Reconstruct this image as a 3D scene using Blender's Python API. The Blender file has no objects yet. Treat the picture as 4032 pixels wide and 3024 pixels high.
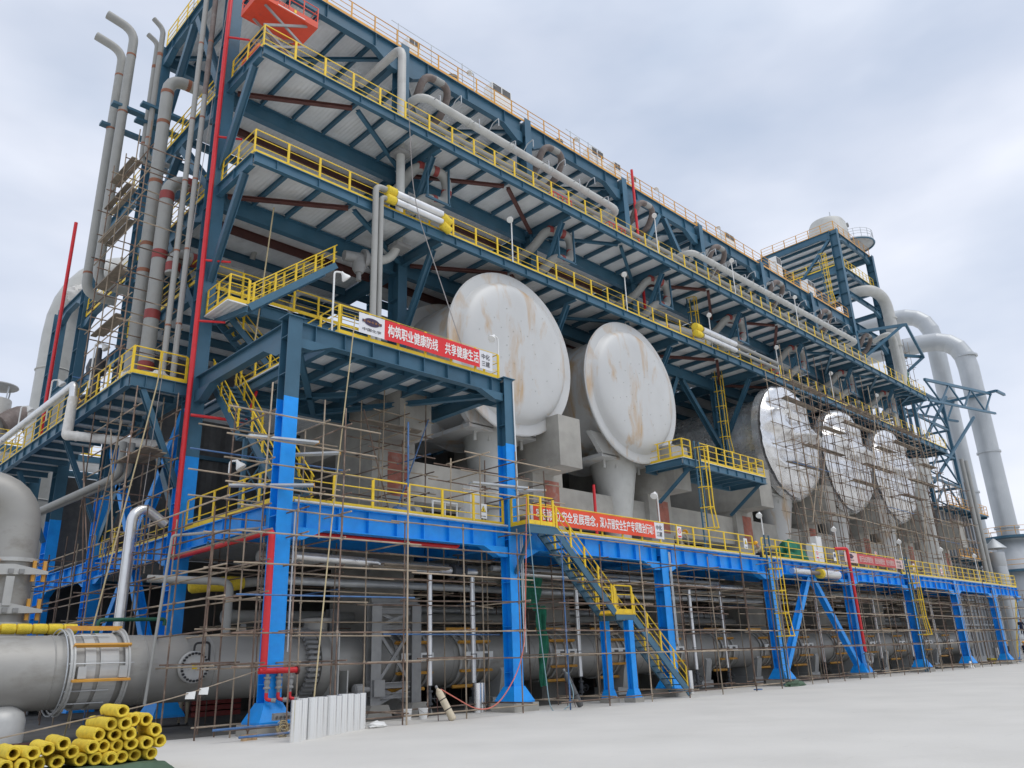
import bpy, math, random
from mathutils import Vector, Matrix, noise as mnoise
random.seed(7)
SC = bpy.context.scene
COL = SC.collection
R = math.radians

# ---------------------------------------------------------------- camera
cd = bpy.data.cameras.new("camera")
cam = bpy.data.objects.new("camera", cd)
COL.objects.link(cam)
cd.sensor_width = 36.0
cd.lens = 3118.17 / 4032 * 36.0
cd.clip_start, cd.clip_end = 0.1, 6000
yaw, pitch, roll = -0.7823919, 0.3353017, -0.0361130
fwd = Vector((-math.sin(yaw) * math.cos(pitch), math.cos(yaw) * math.cos(pitch), math.sin(pitch)))
rt = Vector((math.cos(yaw), math.sin(yaw), 0))
up = rt.cross(fwd)
r2 = math.cos(roll) * rt + math.sin(roll) * up
u2 = -math.sin(roll) * rt + math.cos(roll) * up
M = Matrix((r2, u2, -fwd)).transposed().to_4x4()
M.translation = Vector((-11.8649, -22.1821, 1.7507))
cam.matrix_world = M
SC.camera = cam

# ---------------------------------------------------------------- sky and sun
SUN_EL, SUN_AZ = R(64), R(-72)      # direction the light comes from (azimuth from +x towards +y)
w = bpy.data.worlds.new("World")
SC.world = w
w.use_nodes = True
nt = w.node_tree
nt.nodes.clear()
N = nt.nodes.new
L = nt.links.new
out = N("ShaderNodeOutputWorld"); bg = N("ShaderNodeBackground")
sky = N("ShaderNodeTexSky"); sky.sky_type = 'NISHITA'; sky.sun_disc = False
sky.sun_elevation = SUN_EL
sky.sun_rotation = math.pi / 2 - SUN_AZ
sky.air_density = 1.0; sky.dust_density = 2.0
tc = N("ShaderNodeTexCoord")
mp = N("ShaderNodeMapping"); mp.inputs['Scale'].default_value = (1.0, 1.0, 2.4)
n1 = N("ShaderNodeTexNoise"); n1.inputs['Scale'].default_value = 2.1; n1.inputs['Detail'].default_value = 5; n1.inputs['Roughness'].default_value = .48
n2 = N("ShaderNodeTexNoise"); n2.inputs['Scale'].default_value = 3.3; n2.inputs['Detail'].default_value = 4
cr = N("ShaderNodeValToRGB")
cr.color_ramp.elements[0].position = .30; cr.color_ramp.elements[0].color = (4.3, 4.95, 6.1, 1)
cr.color_ramp.elements[1].position = .68; cr.color_ramp.elements[1].color = (6.9, 7.15, 7.9, 1)
cr2 = N("ShaderNodeValToRGB")
cr2.color_ramp.elements[0].position = .40; cr2.color_ramp.elements[0].color = (.80, .80, .80, 1)
cr2.color_ramp.elements[1].position = .62; cr2.color_ramp.elements[1].color = (.97, .97, .97, 1)
mx = N("ShaderNodeMixRGB")
L(tc.outputs['Generated'], mp.inputs['Vector']); L(mp.outputs[0], n1.inputs['Vector']); L(mp.outputs[0], n2.inputs['Vector'])
L(n1.outputs['Fac'], cr.inputs[0]); L(n2.outputs['Fac'], cr2.inputs[0])
L(cr2.outputs[0], mx.inputs['Fac']); L(sky.outputs[0], mx.inputs['Color1']); L(cr.outputs[0], mx.inputs['Color2'])
L(mx.outputs[0], bg.inputs['Color']); bg.inputs['Strength'].default_value = 0.10
L(bg.outputs[0], out.inputs['Surface'])

sd = bpy.data.lights.new("sun", 'SUN'); sd.energy = 0.9; sd.angle = R(40); sd.color = (1, .97, .92)
sun = bpy.data.objects.new("sun", sd); COL.objects.link(sun)
sv = Vector((math.cos(SUN_AZ) * math.cos(SUN_EL), math.sin(SUN_AZ) * math.cos(SUN_EL), math.sin(SUN_EL)))
sun.rotation_euler = sv.to_track_quat('Z', 'Y').to_euler()
SC.view_settings.view_transform = 'Standard'
SC.view_settings.look = 'None'
SC.view_settings.exposure = 0.46
SC.view_settings.gamma = 1.0
SC.cycles.max_bounces = 6
SC.cycles.diffuse_bounces = 3
SC.cycles.use_denoising = True

# ---------------------------------------------------------------- materials
MAT = {}
def mat(name, col, rough=.5, metal=0., var=.12, vscale=3., dirt=None, dirt_amt=.5, dirt_scale=1.5, rnd=0., bump=0., bscale=30., stretch=(1, 1, 1), coords='Object', spec=.5):
    m = bpy.data.materials.new(name); m.use_nodes = True
    t = m.node_tree; b = t.nodes['Principled BSDF']
    n = t.nodes.new; l = t.links.new
    b.inputs['Roughness'].default_value = rough; b.inputs['Metallic'].default_value = metal
    b.inputs['Specular IOR Level'].default_value = spec
    co = n('ShaderNodeTexCoord'); mpn = n('ShaderNodeMapping'); mpn.inputs['Scale'].default_value = stretch
    l(co.outputs[coords], mpn.inputs['Vector'])
    nz = n('ShaderNodeTexNoise'); nz.inputs['Scale'].default_value = vscale; nz.inputs['Detail'].default_value = 6
    l(mpn.outputs[0], nz.inputs['Vector'])
    rp = n('ShaderNodeValToRGB')
    a, c = rp.color_ramp.elements
    a.position, c.position = .3, .7
    a.color = tuple(max(0, x * (1 - var)) for x in col) + (1,)
    c.color = tuple(min(1, x * (1 + var)) for x in col) + (1,)
    l(nz.outputs['Fac'], rp.inputs[0])
    last = rp.outputs[0]
    if dirt:
        nz2 = n('ShaderNodeTexNoise'); nz2.inputs['Scale'].default_value = dirt_scale; nz2.inputs['Detail'].default_value = 8; nz2.inputs['Roughness'].default_value = .65
        l(mpn.outputs[0], nz2.inputs['Vector'])
        r2_ = n('ShaderNodeValToRGB'); r2_.color_ramp.elements[0].position = .52; r2_.color_ramp.elements[1].position = .72
        r2_.color_ramp.elements[1].color = (dirt_amt,) * 3 + (1,)
        l(nz2.outputs['Fac'], r2_.inputs[0])
        mxx = n('ShaderNodeMixRGB'); mxx.inputs['Color2'].default_value = tuple(dirt) + (1,)
        l(r2_.outputs[0], mxx.inputs['Fac']); l(last, mxx.inputs['Color1']); last = mxx.outputs[0]
    if rnd:
        oi = n('ShaderNodeObjectInfo'); mr = n('ShaderNodeMapRange')
        mr.inputs['To Min'].default_value = 1 - rnd; mr.inputs['To Max'].default_value = 1 + rnd
        l(oi.outputs['Random'], mr.inputs['Value'])
        hs = n('ShaderNodeHueSaturation'); l(mr.outputs[0], hs.inputs['Value']); l(last, hs.inputs['Color']); last = hs.outputs[0]
    l(last, b.inputs['Base Color'])
    rr = n('ShaderNodeMapRange'); rr.inputs['To Min'].default_value = max(.02, rough - .1); rr.inputs['To Max'].default_value = min(1, rough + .1)
    l(nz.outputs['Fac'], rr.inputs['Value']); l(rr.outputs[0], b.inputs['Roughness'])
    if bump:
        bz = n('ShaderNodeTexNoise'); bz.inputs['Scale'].default_value = bscale; bz.inputs['Detail'].default_value = 5
        l(mpn.outputs[0], bz.inputs['Vector'])
        bp_ = n('ShaderNodeBump'); bp_.inputs['Strength'].default_value = bump; bp_.inputs['Distance'].default_value = .03
        l(bz.outputs['Fac'], bp_.inputs['Height']); l(bp_.outputs[0], b.inputs['Normal'])
    MAT[name] = m
    return m

mat('steel_blue', (.045, .128, .195), .42, var=.10, vscale=1.2, dirt=(.03, .085, .125), dirt_amt=.5, dirt_scale=.8, rnd=.10)
mat('bright_blue', (.006, .30, .84), .42, var=.10, vscale=2.5, dirt=(.005, .20, .70), dirt_amt=.5, rnd=.05, bump=.15, bscale=22)
mat('yellow', (.83, .56, .02), .45, var=.10, vscale=2, dirt=(.45, .30, .04), dirt_amt=.45, dirt_scale=3, rnd=.08)
mat('orange_yellow', (.68, .34, .05), .5, var=.15, vscale=2, dirt=(.6, .22, .10), dirt_amt=.6, rnd=.1)
mat('red', (.66, .022, .03), .38, var=.10, vscale=3, dirt=(.4, .02, .02), dirt_amt=.4)
mat('lift_orange', (.70, .07, .025), .45, var=.1, dirt=(.3, .05, .03), dirt_amt=.5)
mat('primer', (.115, .045, .038), .6, var=.2, dirt=(.06, .03, .03))
mat('concrete', (.36, .345, .31), .85, var=.18, vscale=.9, dirt=(.22, .21, .19), dirt_amt=.6, dirt_scale=.6, bump=.25, bscale=14)
mat('dark_concrete', (.12, .115, .105), .9, var=.2, vscale=1.0, dirt=(.09, .09, .085), dirt_amt=.6, dirt_scale=.7)  # tone lowered to deepen the shade inside the plant
mat('red_patch', (.34, .12, .085), .85, var=.25, vscale=2, dirt=(.34, .30, .27), dirt_amt=.7, dirt_scale=2.5)
mat('grey_pipe', (.33, .33, .31), .5, var=.10, vscale=1.5, dirt=(.25, .24, .22), dirt_amt=.5, rnd=.08)
mat('pale_pipe', (.50, .50, .47), .45, var=.08, vscale=1.2, dirt=(.36, .35, .32), dirt_amt=.5)
mat('brown_pipe', (.17, .135, .12), .6, var=.2, dirt=(.28, .26, .24), dirt_amt=.6, dirt_scale=2)
mat('red_band', (.27, .045, .04), .55, var=.15)
mat('band_brown', (.28, .11, .06), .6, var=.2)
mat('header_steel', (.37, .36, .335), .52, metal=.25, var=.10, vscale=1.1, dirt=(.22, .205, .175), dirt_amt=.85, dirt_scale=1.1, stretch=(.5, 1, 1), bump=.05, bscale=6)
mat('header_light', (.50, .50, .48), .45, metal=.15, var=.08, dirt=(.36, .35, .33), dirt_amt=.5)
mat('aluminium', (.86, .86, .85), .22, metal=.75, var=.03, vscale=9, stretch=(6, 6, .06), rnd=.03)
mat('alum_clad', (.74, .74, .73), .30, metal=.8, var=.08, vscale=2)
mat('foil', (.88, .88, .88), .27, metal=.7, var=.07, vscale=1.5, dirt=(.55, .50, .42), dirt_amt=.5, dirt_scale=.7, bump=.5, bscale=5)
mat('duct_silver', (.50, .52, .53), .45, metal=.35, var=.06, vscale=.5, dirt=(.62, .63, .63), dirt_amt=.6, dirt_scale=.5, stretch=(1, 1, .5))
mat('galv', (.52, .54, .55), .45, metal=.4, var=.12, vscale=2)
mat('white_paint', (.78, .78, .76), .45, var=.05, dirt=(.6, .58, .54), dirt_amt=.4)
mat('rust_pole', (.17, .115, .085), .75, var=.40, vscale=2.2, dirt=(.42, .36, .28), dirt_amt=.75, dirt_scale=1.6, rnd=.35)
mat('pale_pole', (.36, .29, .21), .7, var=.25, vscale=2.2, dirt=(.2, .14, .10), dirt_amt=.7, dirt_scale=2, rnd=.25)
mat('blue_pole', (.06, .15, .33), .55, var=.25, dirt=(.3, .24, .2), dirt_amt=.7, dirt_scale=1.5)
mat('plank', (.24, .20, .155), .85, var=.25, vscale=2, dirt=(.13, .11, .09), dirt_amt=.6, rnd=.25)
mat('wood_new', (.48, .33, .19), .8, var=.15)
mat('black', (.02, .02, .022), .5, var=.1)
mat('dark_iron', (.055, .06, .068), .5, var=.2)
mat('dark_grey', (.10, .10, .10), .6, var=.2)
mat('grey_iron', (.28, .28, .275), .55, var=.12)
mat('glasswool', (.83, .62, .06), .95, var=.14, vscale=12, dirt=(.62, .42, .03), dirt_amt=.6, dirt_scale=6, bump=.9, bscale=45, rnd=.07)
mat('white_wool', (.72, .70, .66), .95, var=.12, vscale=5, dirt=(.5, .46, .4), dirt_amt=.5, bump=.9, bscale=9)
mat('green_net', (.012, .15, .085), .8, var=.3, vscale=3, bump=.5, bscale=12)
mat('green_pipe', (.01, .09, .05), .5, var=.1)
mat('olive_tarp', (.07, .12, .075), .8, var=.3, vscale=3, bump=.6, bscale=10)
mat('rope', (.50, .41, .24), .9, var=.15)
mat('grey_rope', (.3, .28, .27), .9, var=.15)
mat('red_hose', (.62, .18, .13), .5, var=.1)
mat('blue_hose', (.25, .38, .42), .5, var=.1)
mat('banner_red', (.72, .035, .04), .75, var=.08, vscale=1.5)
mat('banner_orange', (.80, .085, .035), .75, var=.08, vscale=1.5)
mat('banner_pale', (.55, .09, .09), .8, var=.1, vscale=1.5)
mat('banner_white', (.74, .74, .76), .75, var=.04)
mat('pink_white', (.72, .52, .48), .8, var=.06)
mat('letter_white', (.85, .83, .80), .75, var=.02)
mat('letter_grey', (.09, .09, .10), .75, var=.02)
mat('logo_purple', (.05, .03, .075), .7, var=.2)
mat('logo_gold', (.55, .25, .05), .7, var=.05)
mat('sign_yellow', (.85, .6, .02), .5, var=.03)
mat('sign_red', (.7, .03, .04), .5, var=.03)
mat('skin', (.45, .26, .18), .6, var=.05)
mat('cloth_brown', (.05, .04, .033), .9, var=.2)
mat('cloth_black', (.018, .018, .022), .9, var=.2)
mat('cloth_navy', (.02, .03, .07), .9, var=.2)
mat('cloth_khaki', (.40, .35, .26), .9, var=.15)
mat('hat_yellow', (.85, .42, .01), .35, var=.03)
mat('hat_white', (.8, .8, .8), .35, var=.03)
mat('clad_grey', (.27, .28, .29), .55, metal=.2, var=.07, vscale=.4)

def deck_mat():
    m = mat('deck_sheet', (.80, .81, .81), .5, metal=.0, var=.06, vscale=1.3, dirt=(.60, .58, .54), dirt_amt=.5, dirt_scale=.9)
    t = m.node_tree; b = t.nodes['Principled BSDF']; n = t.nodes.new; l = t.links.new
    co = n('ShaderNodeTexCoord'); wv = n('ShaderNodeTexWave'); wv.bands_direction = 'X'
    wv.inputs['Scale'].default_value = 1.6; wv.inputs['Distortion'].default_value = 0
    l(co.outputs['Object'], wv.inputs['Vector'])
    bp_ = n('ShaderNodeBump'); bp_.inputs['Strength'].default_value = .35; bp_.inputs['Distance'].default_value = .04
    l(wv.outputs['Fac'], bp_.inputs['Height']); l(bp_.outputs[0], b.inputs['Normal'])
deck_mat()

def ground_mat():
    m = mat('ground_concrete', (.62, .60, .555), .85, var=.05, vscale=.35, dirt=(.54, .52, .475), dirt_amt=.6, dirt_scale=.25, bump=.2, bscale=9)
    t = m.node_tree; b = t.nodes['Principled BSDF']; n = t.nodes.new; l = t.links.new
    prev = b.inputs['Base Color'].links[0].from_socket
    co = n('ShaderNodeTexCoord'); mpn = n('ShaderNodeMapping'); mpn.inputs['Scale'].default_value = (.9, 4.5, 1); mpn.inputs['Rotation'].default_value = (0, 0, R(-8))
    l(co.outputs['Object'], mpn.inputs['Vector'])
    nz = n('ShaderNodeTexNoise'); nz.inputs['Scale'].default_value = 1.1; nz.inputs['Detail'].default_value = 9; nz.inputs['Roughness'].default_value = .7
    l(mpn.outputs[0], nz.inputs['Vector'])
    rp = n('ShaderNodeValToRGB'); rp.color_ramp.elements[0].position = .60; rp.color_ramp.elements[1].position = .78
    rp.color_ramp.elements[0].color = (0, 0, 0, 1); rp.color_ramp.elements[1].color = (.55, .55, .55, 1)
    l(nz.outputs['Fac'], rp.inputs[0])
    mxx = n('ShaderNodeMixRGB'); mxx.inputs['Color2'].default_value = (.43, .405, .36, 1)
    l(rp.outputs[0], mxx.inputs['Fac']); l(prev, mxx.inputs['Color1'])
    l(mxx.outputs[0], b.inputs['Base Color'])
ground_mat()

def tank_mat():
    m = mat('tank_paint', (.56, .56, .545), .42, metal=.05, var=.05, vscale=.5, dirt=(.50, .49, .46), dirt_amt=.5, dirt_scale=.35)
    t = m.node_tree; b = t.nodes['Principled BSDF']; n = t.nodes.new; l = t.links.new
    prev = b.inputs['Base Color'].links[0].from_socket
    co = n('ShaderNodeTexCoord'); mpn = n('ShaderNodeMapping'); mpn.inputs['Scale'].default_value = (1.5, 1.5, .45)
    l(co.outputs['Object'], mpn.inputs['Vector'])
    oi = n('ShaderNodeObjectInfo'); ad = n('ShaderNodeVectorMath'); ad.operation = 'ADD'
    ml = n('ShaderNodeVectorMath'); ml.operation = 'SCALE'; ml.inputs[0].default_value = (17, 0, 9)
    l(oi.outputs['Random'], ml.inputs['Scale']); l(mpn.outputs[0], ad.inputs[0]); l(ml.outputs[0], ad.inputs[1])
    nz = n('ShaderNodeTexNoise'); nz.inputs['Scale'].default_value = .62; nz.inputs['Detail'].default_value = 9; nz.inputs['Roughness'].default_value = .62; nz.inputs['Distortion'].default_value = .5
    l(ad.outputs[0], nz.inputs['Vector'])
    rp = n('ShaderNodeValToRGB'); rp.color_ramp.elements[0].position = .53; rp.color_ramp.elements[1].position = .70
    rp.color_ramp.elements[0].color = (0, 0, 0, 1); rp.color_ramp.elements[1].color = (.80, .80, .80, 1)
    l(nz.outputs['Fac'], rp.inputs[0])
    mxx = n('ShaderNodeMixRGB'); mxx.inputs['Color2'].default_value = (.48, .30, .13, 1)
    l(rp.outputs[0], mxx.inputs['Fac']); l(prev, mxx.inputs['Color1'])
    l(mxx.outputs[0], b.inputs['Base Color'])
tank_mat()

# ---------------------------------------------------------------- mesh helpers
V = Vector
class MB:
    def __init__(s): s.v = []; s.f = []; s.mi = []; s.cur = 0
    def _add(s, vs, fs):
        o = len(s.v); s.v += [tuple(a) for a in vs]
        for f in fs: s.f.append([i + o for i in f]); s.mi.append(s.cur)
        return s
    def box(s, x0, y0, z0, x1, y1, z1):
        return s._add([(x0, y0, z0), (x1, y0, z0), (x1, y1, z0), (x0, y1, z0), (x0, y0, z1), (x1, y0, z1), (x1, y1, z1), (x0, y1, z1)],
                      [(0, 3, 2, 1), (4, 5, 6, 7), (0, 1, 5, 4), (1, 2, 6, 5), (2, 3, 7, 6), (3, 0, 4, 7)])
    def prism(s, prof, p0, p1, up=(0, 0, 1)):
        """extrude a 2-D outline (u across, v along up) from p0 to p1"""
        p0, p1 = V(p0), V(p1); d = (p1 - p0).normalized(); u_ = V(up)
        if abs(d.dot(u_.normalized())) > .99: u_ = V((0, 1, 0))
        a = d.cross(u_).normalized(); b = a.cross(d).normalized(); n = len(prof)
        vs = [p0 + a * x + b * y for x, y in prof] + [p1 + a * x + b * y for x, y in prof]
        fs = [(i, (i + 1) % n, n + (i + 1) % n, n + i) for i in range(n)] + [tuple(range(n))[::-1], tuple(range(n, 2 * n))]
        return s._add(vs, fs)
    def bar(s, p0, p1, w_, h, up=(0, 0, 1)):
        return s.prism([(-w_ / 2, -h / 2), (w_ / 2, -h / 2), (w_ / 2, h / 2), (-w_ / 2, h / 2)], p0, p1, up)
    def ib(s, p0, p1, w_, h, up=(0, 0, 1), tf=.03, tw=.025):
        """I beam, height h along up"""
        a, b = w_ / 2, h / 2
        return s.prism([(-a, -b), (a, -b), (a, -b + tf), (tw / 2, -b + tf), (tw / 2, b - tf), (a, b - tf), (a, b), (-a, b), (-a, b - tf), (-tw / 2, b - tf), (-tw / 2, -b + tf), (-a, -b + tf)], p0, p1, up)
    def tube(s, pts, r, n=8, caps=True):
        pts = [V(p) for p in pts]; k = len(pts); rs = r if isinstance(r, (list, tuple)) else [r] * k
        vs = []; prev = None
        for i, p in enumerate(pts):
            t = ((pts[min(i + 1, k - 1)] - p).normalized() + (p - pts[max(i - 1, 0)]).normalized())
            t = t.normalized() if t.length > 1e-9 else V((0, 0, 1))
            if prev is None:
                a = t.cross(V((0, 0, 1)))
                if a.length < .05: a = t.cross(V((0, 1, 0)))
            else: a = prev - t * prev.dot(t)
            a.normalize(); b = t.cross(a); prev = a
            vs += [p + (a * math.cos(6.28318 * j / n) + b * math.sin(6.28318 * j / n)) * rs[i] for j in range(n)]
        fs = [(i * n + j, i * n + (j + 1) % n, (i + 1) * n + (j + 1) % n, (i + 1) * n + j) for i in range(k - 1) for j in range(n)]
        if caps: fs += [tuple(range(n))[::-1], tuple(range((k - 1) * n, k * n))]
        return s._add(vs, fs)
    def pipe(s, pts, r, bend=.5, n=12, seg=5):
        return s.tube(fillet(pts, bend, seg), r, n)
    def lathe(s, o, axis, prof, n=24, caps=True):
        """prof: (radius, distance along axis)"""
        o = V(o); ax = V(axis).normalized(); a = ax.cross(V((0, 0, 1)))
        if a.length < .05: a = V((1, 0, 0))
        a.normalize(); b = ax.cross(a); k = len(prof); vs = []
        for r_, t in prof:
            vs += [o + ax * t + (a * math.cos(6.28318 * j / n) + b * math.sin(6.28318 * j / n)) * r_ for j in range(n)]
        fs = [(i * n + j, i * n + (j + 1) % n, (i + 1) * n + (j + 1) % n, (i + 1) * n + j) for i in range(k - 1) for j in range(n)]
        if caps: fs += [tuple(range(n))[::-1], tuple(range((k - 1) * n, k * n))]
        return s._add(vs, fs)
    def ring(s, c, axis, R_, r, n=24, m=6):
        c = V(c); ax = V(axis).normalized(); a = ax.cross(V((0, 0, 1)))
        if a.length < .05: a = V((1, 0, 0))
        a.normalize(); b = ax.cross(a); vs = []
        for i in range(n):
            t = 6.28318 * i / n; d = a * math.cos(t) + b * math.sin(t)
            vs += [c + d * (R_ + r * math.cos(6.28318 * j / m)) + ax * r * math.sin(6.28318 * j / m) for j in range(m)]
        return s._add(vs, [(i * m + j, i * m + (j + 1) % m, ((i + 1) % n) * m + (j + 1) % m, ((i + 1) % n) * m + j) for i in range(n) for j in range(m)])
    def hoop(s, c, axis, ro, ri, t, n=24):
        """flat hollow ring: outer ro, inner ri, thickness t"""
        return s.lathe(c, axis, [(ri, -t / 2), (ro, -t / 2), (ro, t / 2), (ri, t / 2), (ri, -t / 2)], n, caps=False)
    def quad(s, a, b, c, d): return s._add([a, b, c, d], [(0, 1, 2, 3)])

def fillet(pts, rad, seg=5):
    pts = [V(p) for p in pts]; o = [pts[0]]
    for i in range(1, len(pts) - 1):
        a, p, b = pts[i - 1], pts[i], pts[i + 1]
        d1, d2 = (a - p), (b - p); q = min(rad, d1.length * .49, d2.length * .49)
        p0, p1 = p + d1.normalized() * q, p + d2.normalized() * q
        for j in range(seg + 1):
            t = j / seg; o.append(p0 * (1 - t) ** 2 + p * 2 * t * (1 - t) + p1 * t * t)
    return o + [pts[-1]]

LOC = {}
def base(o):
    while o.parent: o = o.parent
    return LOC.get(o.name, V((0, 0, 0)))
def mesh(name, mb, mats, off=V((0, 0, 0)), smooth=False):
    me = bpy.data.meshes.new(name)
    me.from_pydata([(a[0] - off.x, a[1] - off.y, a[2] - off.z) for a in mb.v], [], mb.f)
    for m in (mats if isinstance(mats, (list, tuple)) else [mats]): me.materials.append(MAT[m])
    if any(mb.mi): me.polygons.foreach_set('material_index', mb.mi)
    if smooth:
        me.polygons.foreach_set('use_smooth', [True] * len(me.polygons))
        try: me.set_sharp_from_angle(angle=R(40))
        except Exception: pass
    me.update()
    return me
def part(name, mb, mats, parent, smooth=False, label=None):
    o = bpy.data.objects.new(name, mesh(name, mb, mats, base(parent), smooth))
    COL.objects.link(o); o.parent = parent
    if label: o['label'] = label
    return o
def inst(name, me, parent, at, rz=0., rot=None):
    o = bpy.data.objects.new(name, me); COL.objects.link(o); o.parent = parent
    o.location = V(at) - base(parent)
    o.rotation_euler = rot if rot is not None else (0, 0, rz)
    return o
def tag(o, label, cat, group=None, kind=None):
    o['label'] = label
    if kind: o['kind'] = kind
    o['category'] = cat
    if group: o['group'] = group
    return o
def thing(name, label, cat, at=(0, 0, 0), group=None, kind=None):
    o = bpy.data.objects.new(name, None); COL.objects.link(o); o.location = at
    LOC[o.name] = V(at); o.empty_display_size = .3
    return tag(o, label, cat, group, kind)
def single(name, mb, mats, label, cat, at=(0, 0, 0), group=None, kind=None, smooth=False):
    o = bpy.data.objects.new(name, mesh(name, mb, mats, V(at), smooth)); COL.objects.link(o); o.location = at
    LOC[o.name] = V(at)
    return tag(o, label, cat, group, kind)

def lerp(a, b, t): return V(a) * (1 - t) + V(b) * t
ORD = ['first', 'second', 'third', 'fourth', 'fifth', 'sixth', 'seventh', 'eighth', 'ninth', 'tenth', 'eleventh', 'twelfth', 'thirteenth', 'fourteenth']

POSTMESH = {}
def railing(label, pts, group='yellow handrails of the steel galleries', m='yellow', sp=1.5, h=1.1, toe=True, post_w=.10, extra=None):
    root = thing('handrail', label, 'railing', pts[0], group)
    key = (m, h, post_w)
    if key not in POSTMESH:
        POSTMESH[key] = mesh('post', MB().box(-post_w / 2, -.022, 0, post_w / 2, .022, h - .02), m)
    pts = [V(p) for p in pts]
    for a, b in zip(pts[:-1], pts[1:]):
        d = b - a; n = max(1, round(d.length / sp)); rz = math.atan2(d.y, d.x)
        for i in range(n + 1):
            if i == 0 and a is not pts[0]: continue
            inst('post', POSTMESH[key], root, a + d * (i / n), rz)
    def run(z, r): return MB().tube([p + V((0, 0, z)) for p in pts], r, 6)
    part('top_rail', run(h, .028), m, root)
    for z in (.37, .74): part('mid_rail', run(z * h / 1.1, .02), m, root)
    if toe:
        mb = MB()
        for a, b in zip(pts[:-1], pts[1:]): mb.bar(a + V((0, 0, .09)), b + V((0, 0, .09)), .012, .16)
        part('toe_board', mb, m, root)
    return root

def ibeam(name, parent, p0, p1, w_, h, m='steel_blue', stiff=0., up=(0, 0, 1), haunch=0.):
    mb = MB(); mb.ib(p0, p1, w_, h, up)
    p0, p1 = V(p0), V(p1); d = p1 - p0; Ln = d.length; t = d / Ln; up_ = V(up)
    if stiff:
        n = int(Ln / stiff)
        for i in range(1, n + 1):
            c = p0 + t * (Ln * (i - .5) / n)
            mb.bar(c - up_ * (h / 2 - .03), c + up_ * (h / 2 - .03), w_ * .92, .02, t)
    if haunch:
        side = t.cross(up_).normalized()
        for e, sgn in ((p0, 1), (p1, -1)):
            b0 = e - up_ * (h / 2); k = haunch; q = .9
            tri = [b0, b0 + t * sgn * (q + k), b0 - up_ * k + t * sgn * .45, b0 - up_ * k]
            s_ = side * w_ * .5
            mb._add([p - s_ for p in tri] + [p + s_ for p in tri], [(0, 1, 2, 3), (7, 6, 5, 4), (0, 4, 5, 1), (1, 5, 6, 2), (2, 6, 7, 3), (3, 7, 4, 0)])
    return part(name, mb, m, parent)

def hcol(mb, x, y, z0, z1, wf, d, rungs=1.5):
    """H column, flanges facing front and rear, web between, stiffener plates in the recess"""
    t = .035
    mb.ib((x, y, z0), (x, y, z1), wf, d, (0, 1, 0), tf=t, tw=.03)
    z = z0 + rungs * .6
    while z < z1 - .2:
        mb.box(x - wf / 2 + .01, y - d / 2 + t, z, x + wf / 2 - .01, y + d / 2 - t, z + .025); z += rungs
    return mb

def vlabel(s): return s
# ================================================================ setting
X = [0, 9.73, 19.54, 29.58, 39.6, 49.5, 59.15, 68.83, 78.4]
Y1, Y2, Y3 = 7.53, 16.6, 24.2
ZD, ZP, Z2L, Z3L, ZR, ZT = 6.6, 12.7, 21.43, 26.79, 34.83, 45.7
GY = 3.95
g = MB()
gx = [-2500, -400, -60, -20, 0, 20, 60, 120, 400, 2500]; gy = [-2500, -400, -60, -20, 0, 20, 60, 120, 400, 2500]
for i in range(9):
    for j in range(9):
        g.quad((gx[i], gy[j], 0), (gx[i + 1], gy[j], 0), (gx[i + 1], gy[j + 1], 0), (gx[i], gy[j + 1], 0))
single('ground', g, 'ground_concrete', 'pale concrete yard in front of the plant', 'ground', kind='structure')
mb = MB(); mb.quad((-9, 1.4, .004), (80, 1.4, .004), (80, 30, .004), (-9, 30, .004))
single('ground_slab', mb, 'dark_concrete', 'rough floor under the steel deck, darkened for the shade', 'ground', kind='structure')  # dark tone adds to the shade under the deck

# ---------------------------------------------------------------- front deck frame (bright blue)
DF = thing('deck_gantry', 'bright blue steel deck on a row of columns along the front of the plant', 'steel deck', (0, 0, 0))
FOOT = MB()
def foot(mb, x, y, wf=.5, d=.5):
    # flared steel shoe
    a, b = wf / 2 + .03, d / 2 + .03; A, B = a + .24, b + .24
    mb._add([(x - A, y - B, .3), (x + A, y - B, .3), (x + A, y + B, .3), (x - A, y + B, .3), (x - A, y - B, .36), (x + A, y - B, .36), (x + A, y + B, .36), (x - A, y + B, .36),
             (x - a, y - b, .85), (x + a, y - b, .85), (x + a, y + b, .85), (x - a, y + b, .85)],
            [(0, 1, 5, 4), (1, 2, 6, 5), (2, 3, 7, 6), (3, 0, 4, 7), (4, 5, 9, 8), (5, 6, 10, 9), (6, 7, 11, 10), (7, 4, 8, 11), (8, 9, 10, 11), (3, 2, 1, 0)])
for i in range(8):
    tall = i < 2
    mb = hcol(MB(), X[i], 0, .36, 9.93 if tall else ZD - .01, .5, .5, 1.6)
    c = part('column', mb, 'bright_blue', DF)
    fm = MB(); foot(fm, X[i], 0); part('column_shoe', fm, 'bright_blue', c)
    pm = MB().box(X[i] - .62, -.62, 0, X[i] + .62, .62, .298); part('plinth', pm, 'concrete', c)
    if tall:
        um = hcol(MB(), X[i], 0, 9.931, ZP, .5, .5, 1.3); um.box(X[i] - .33, -.33, ZP, X[i] + .33, .33, ZP + .03)
        part('upper_shaft', um, 'steel_blue', c, label='dark blue unpainted upper length of the column')
for i in range(8):
    x0, x1 = X[i] + .252, (X[i + 1] - .252 if i < 7 else X[i] + 8.4)
    ibeam('deck_girder', DF, (x0, 0, ZD - .40), (x1, 0, ZD - .40), .34, .78, 'bright_blue', stiff=1.05, haunch=.35)
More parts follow.
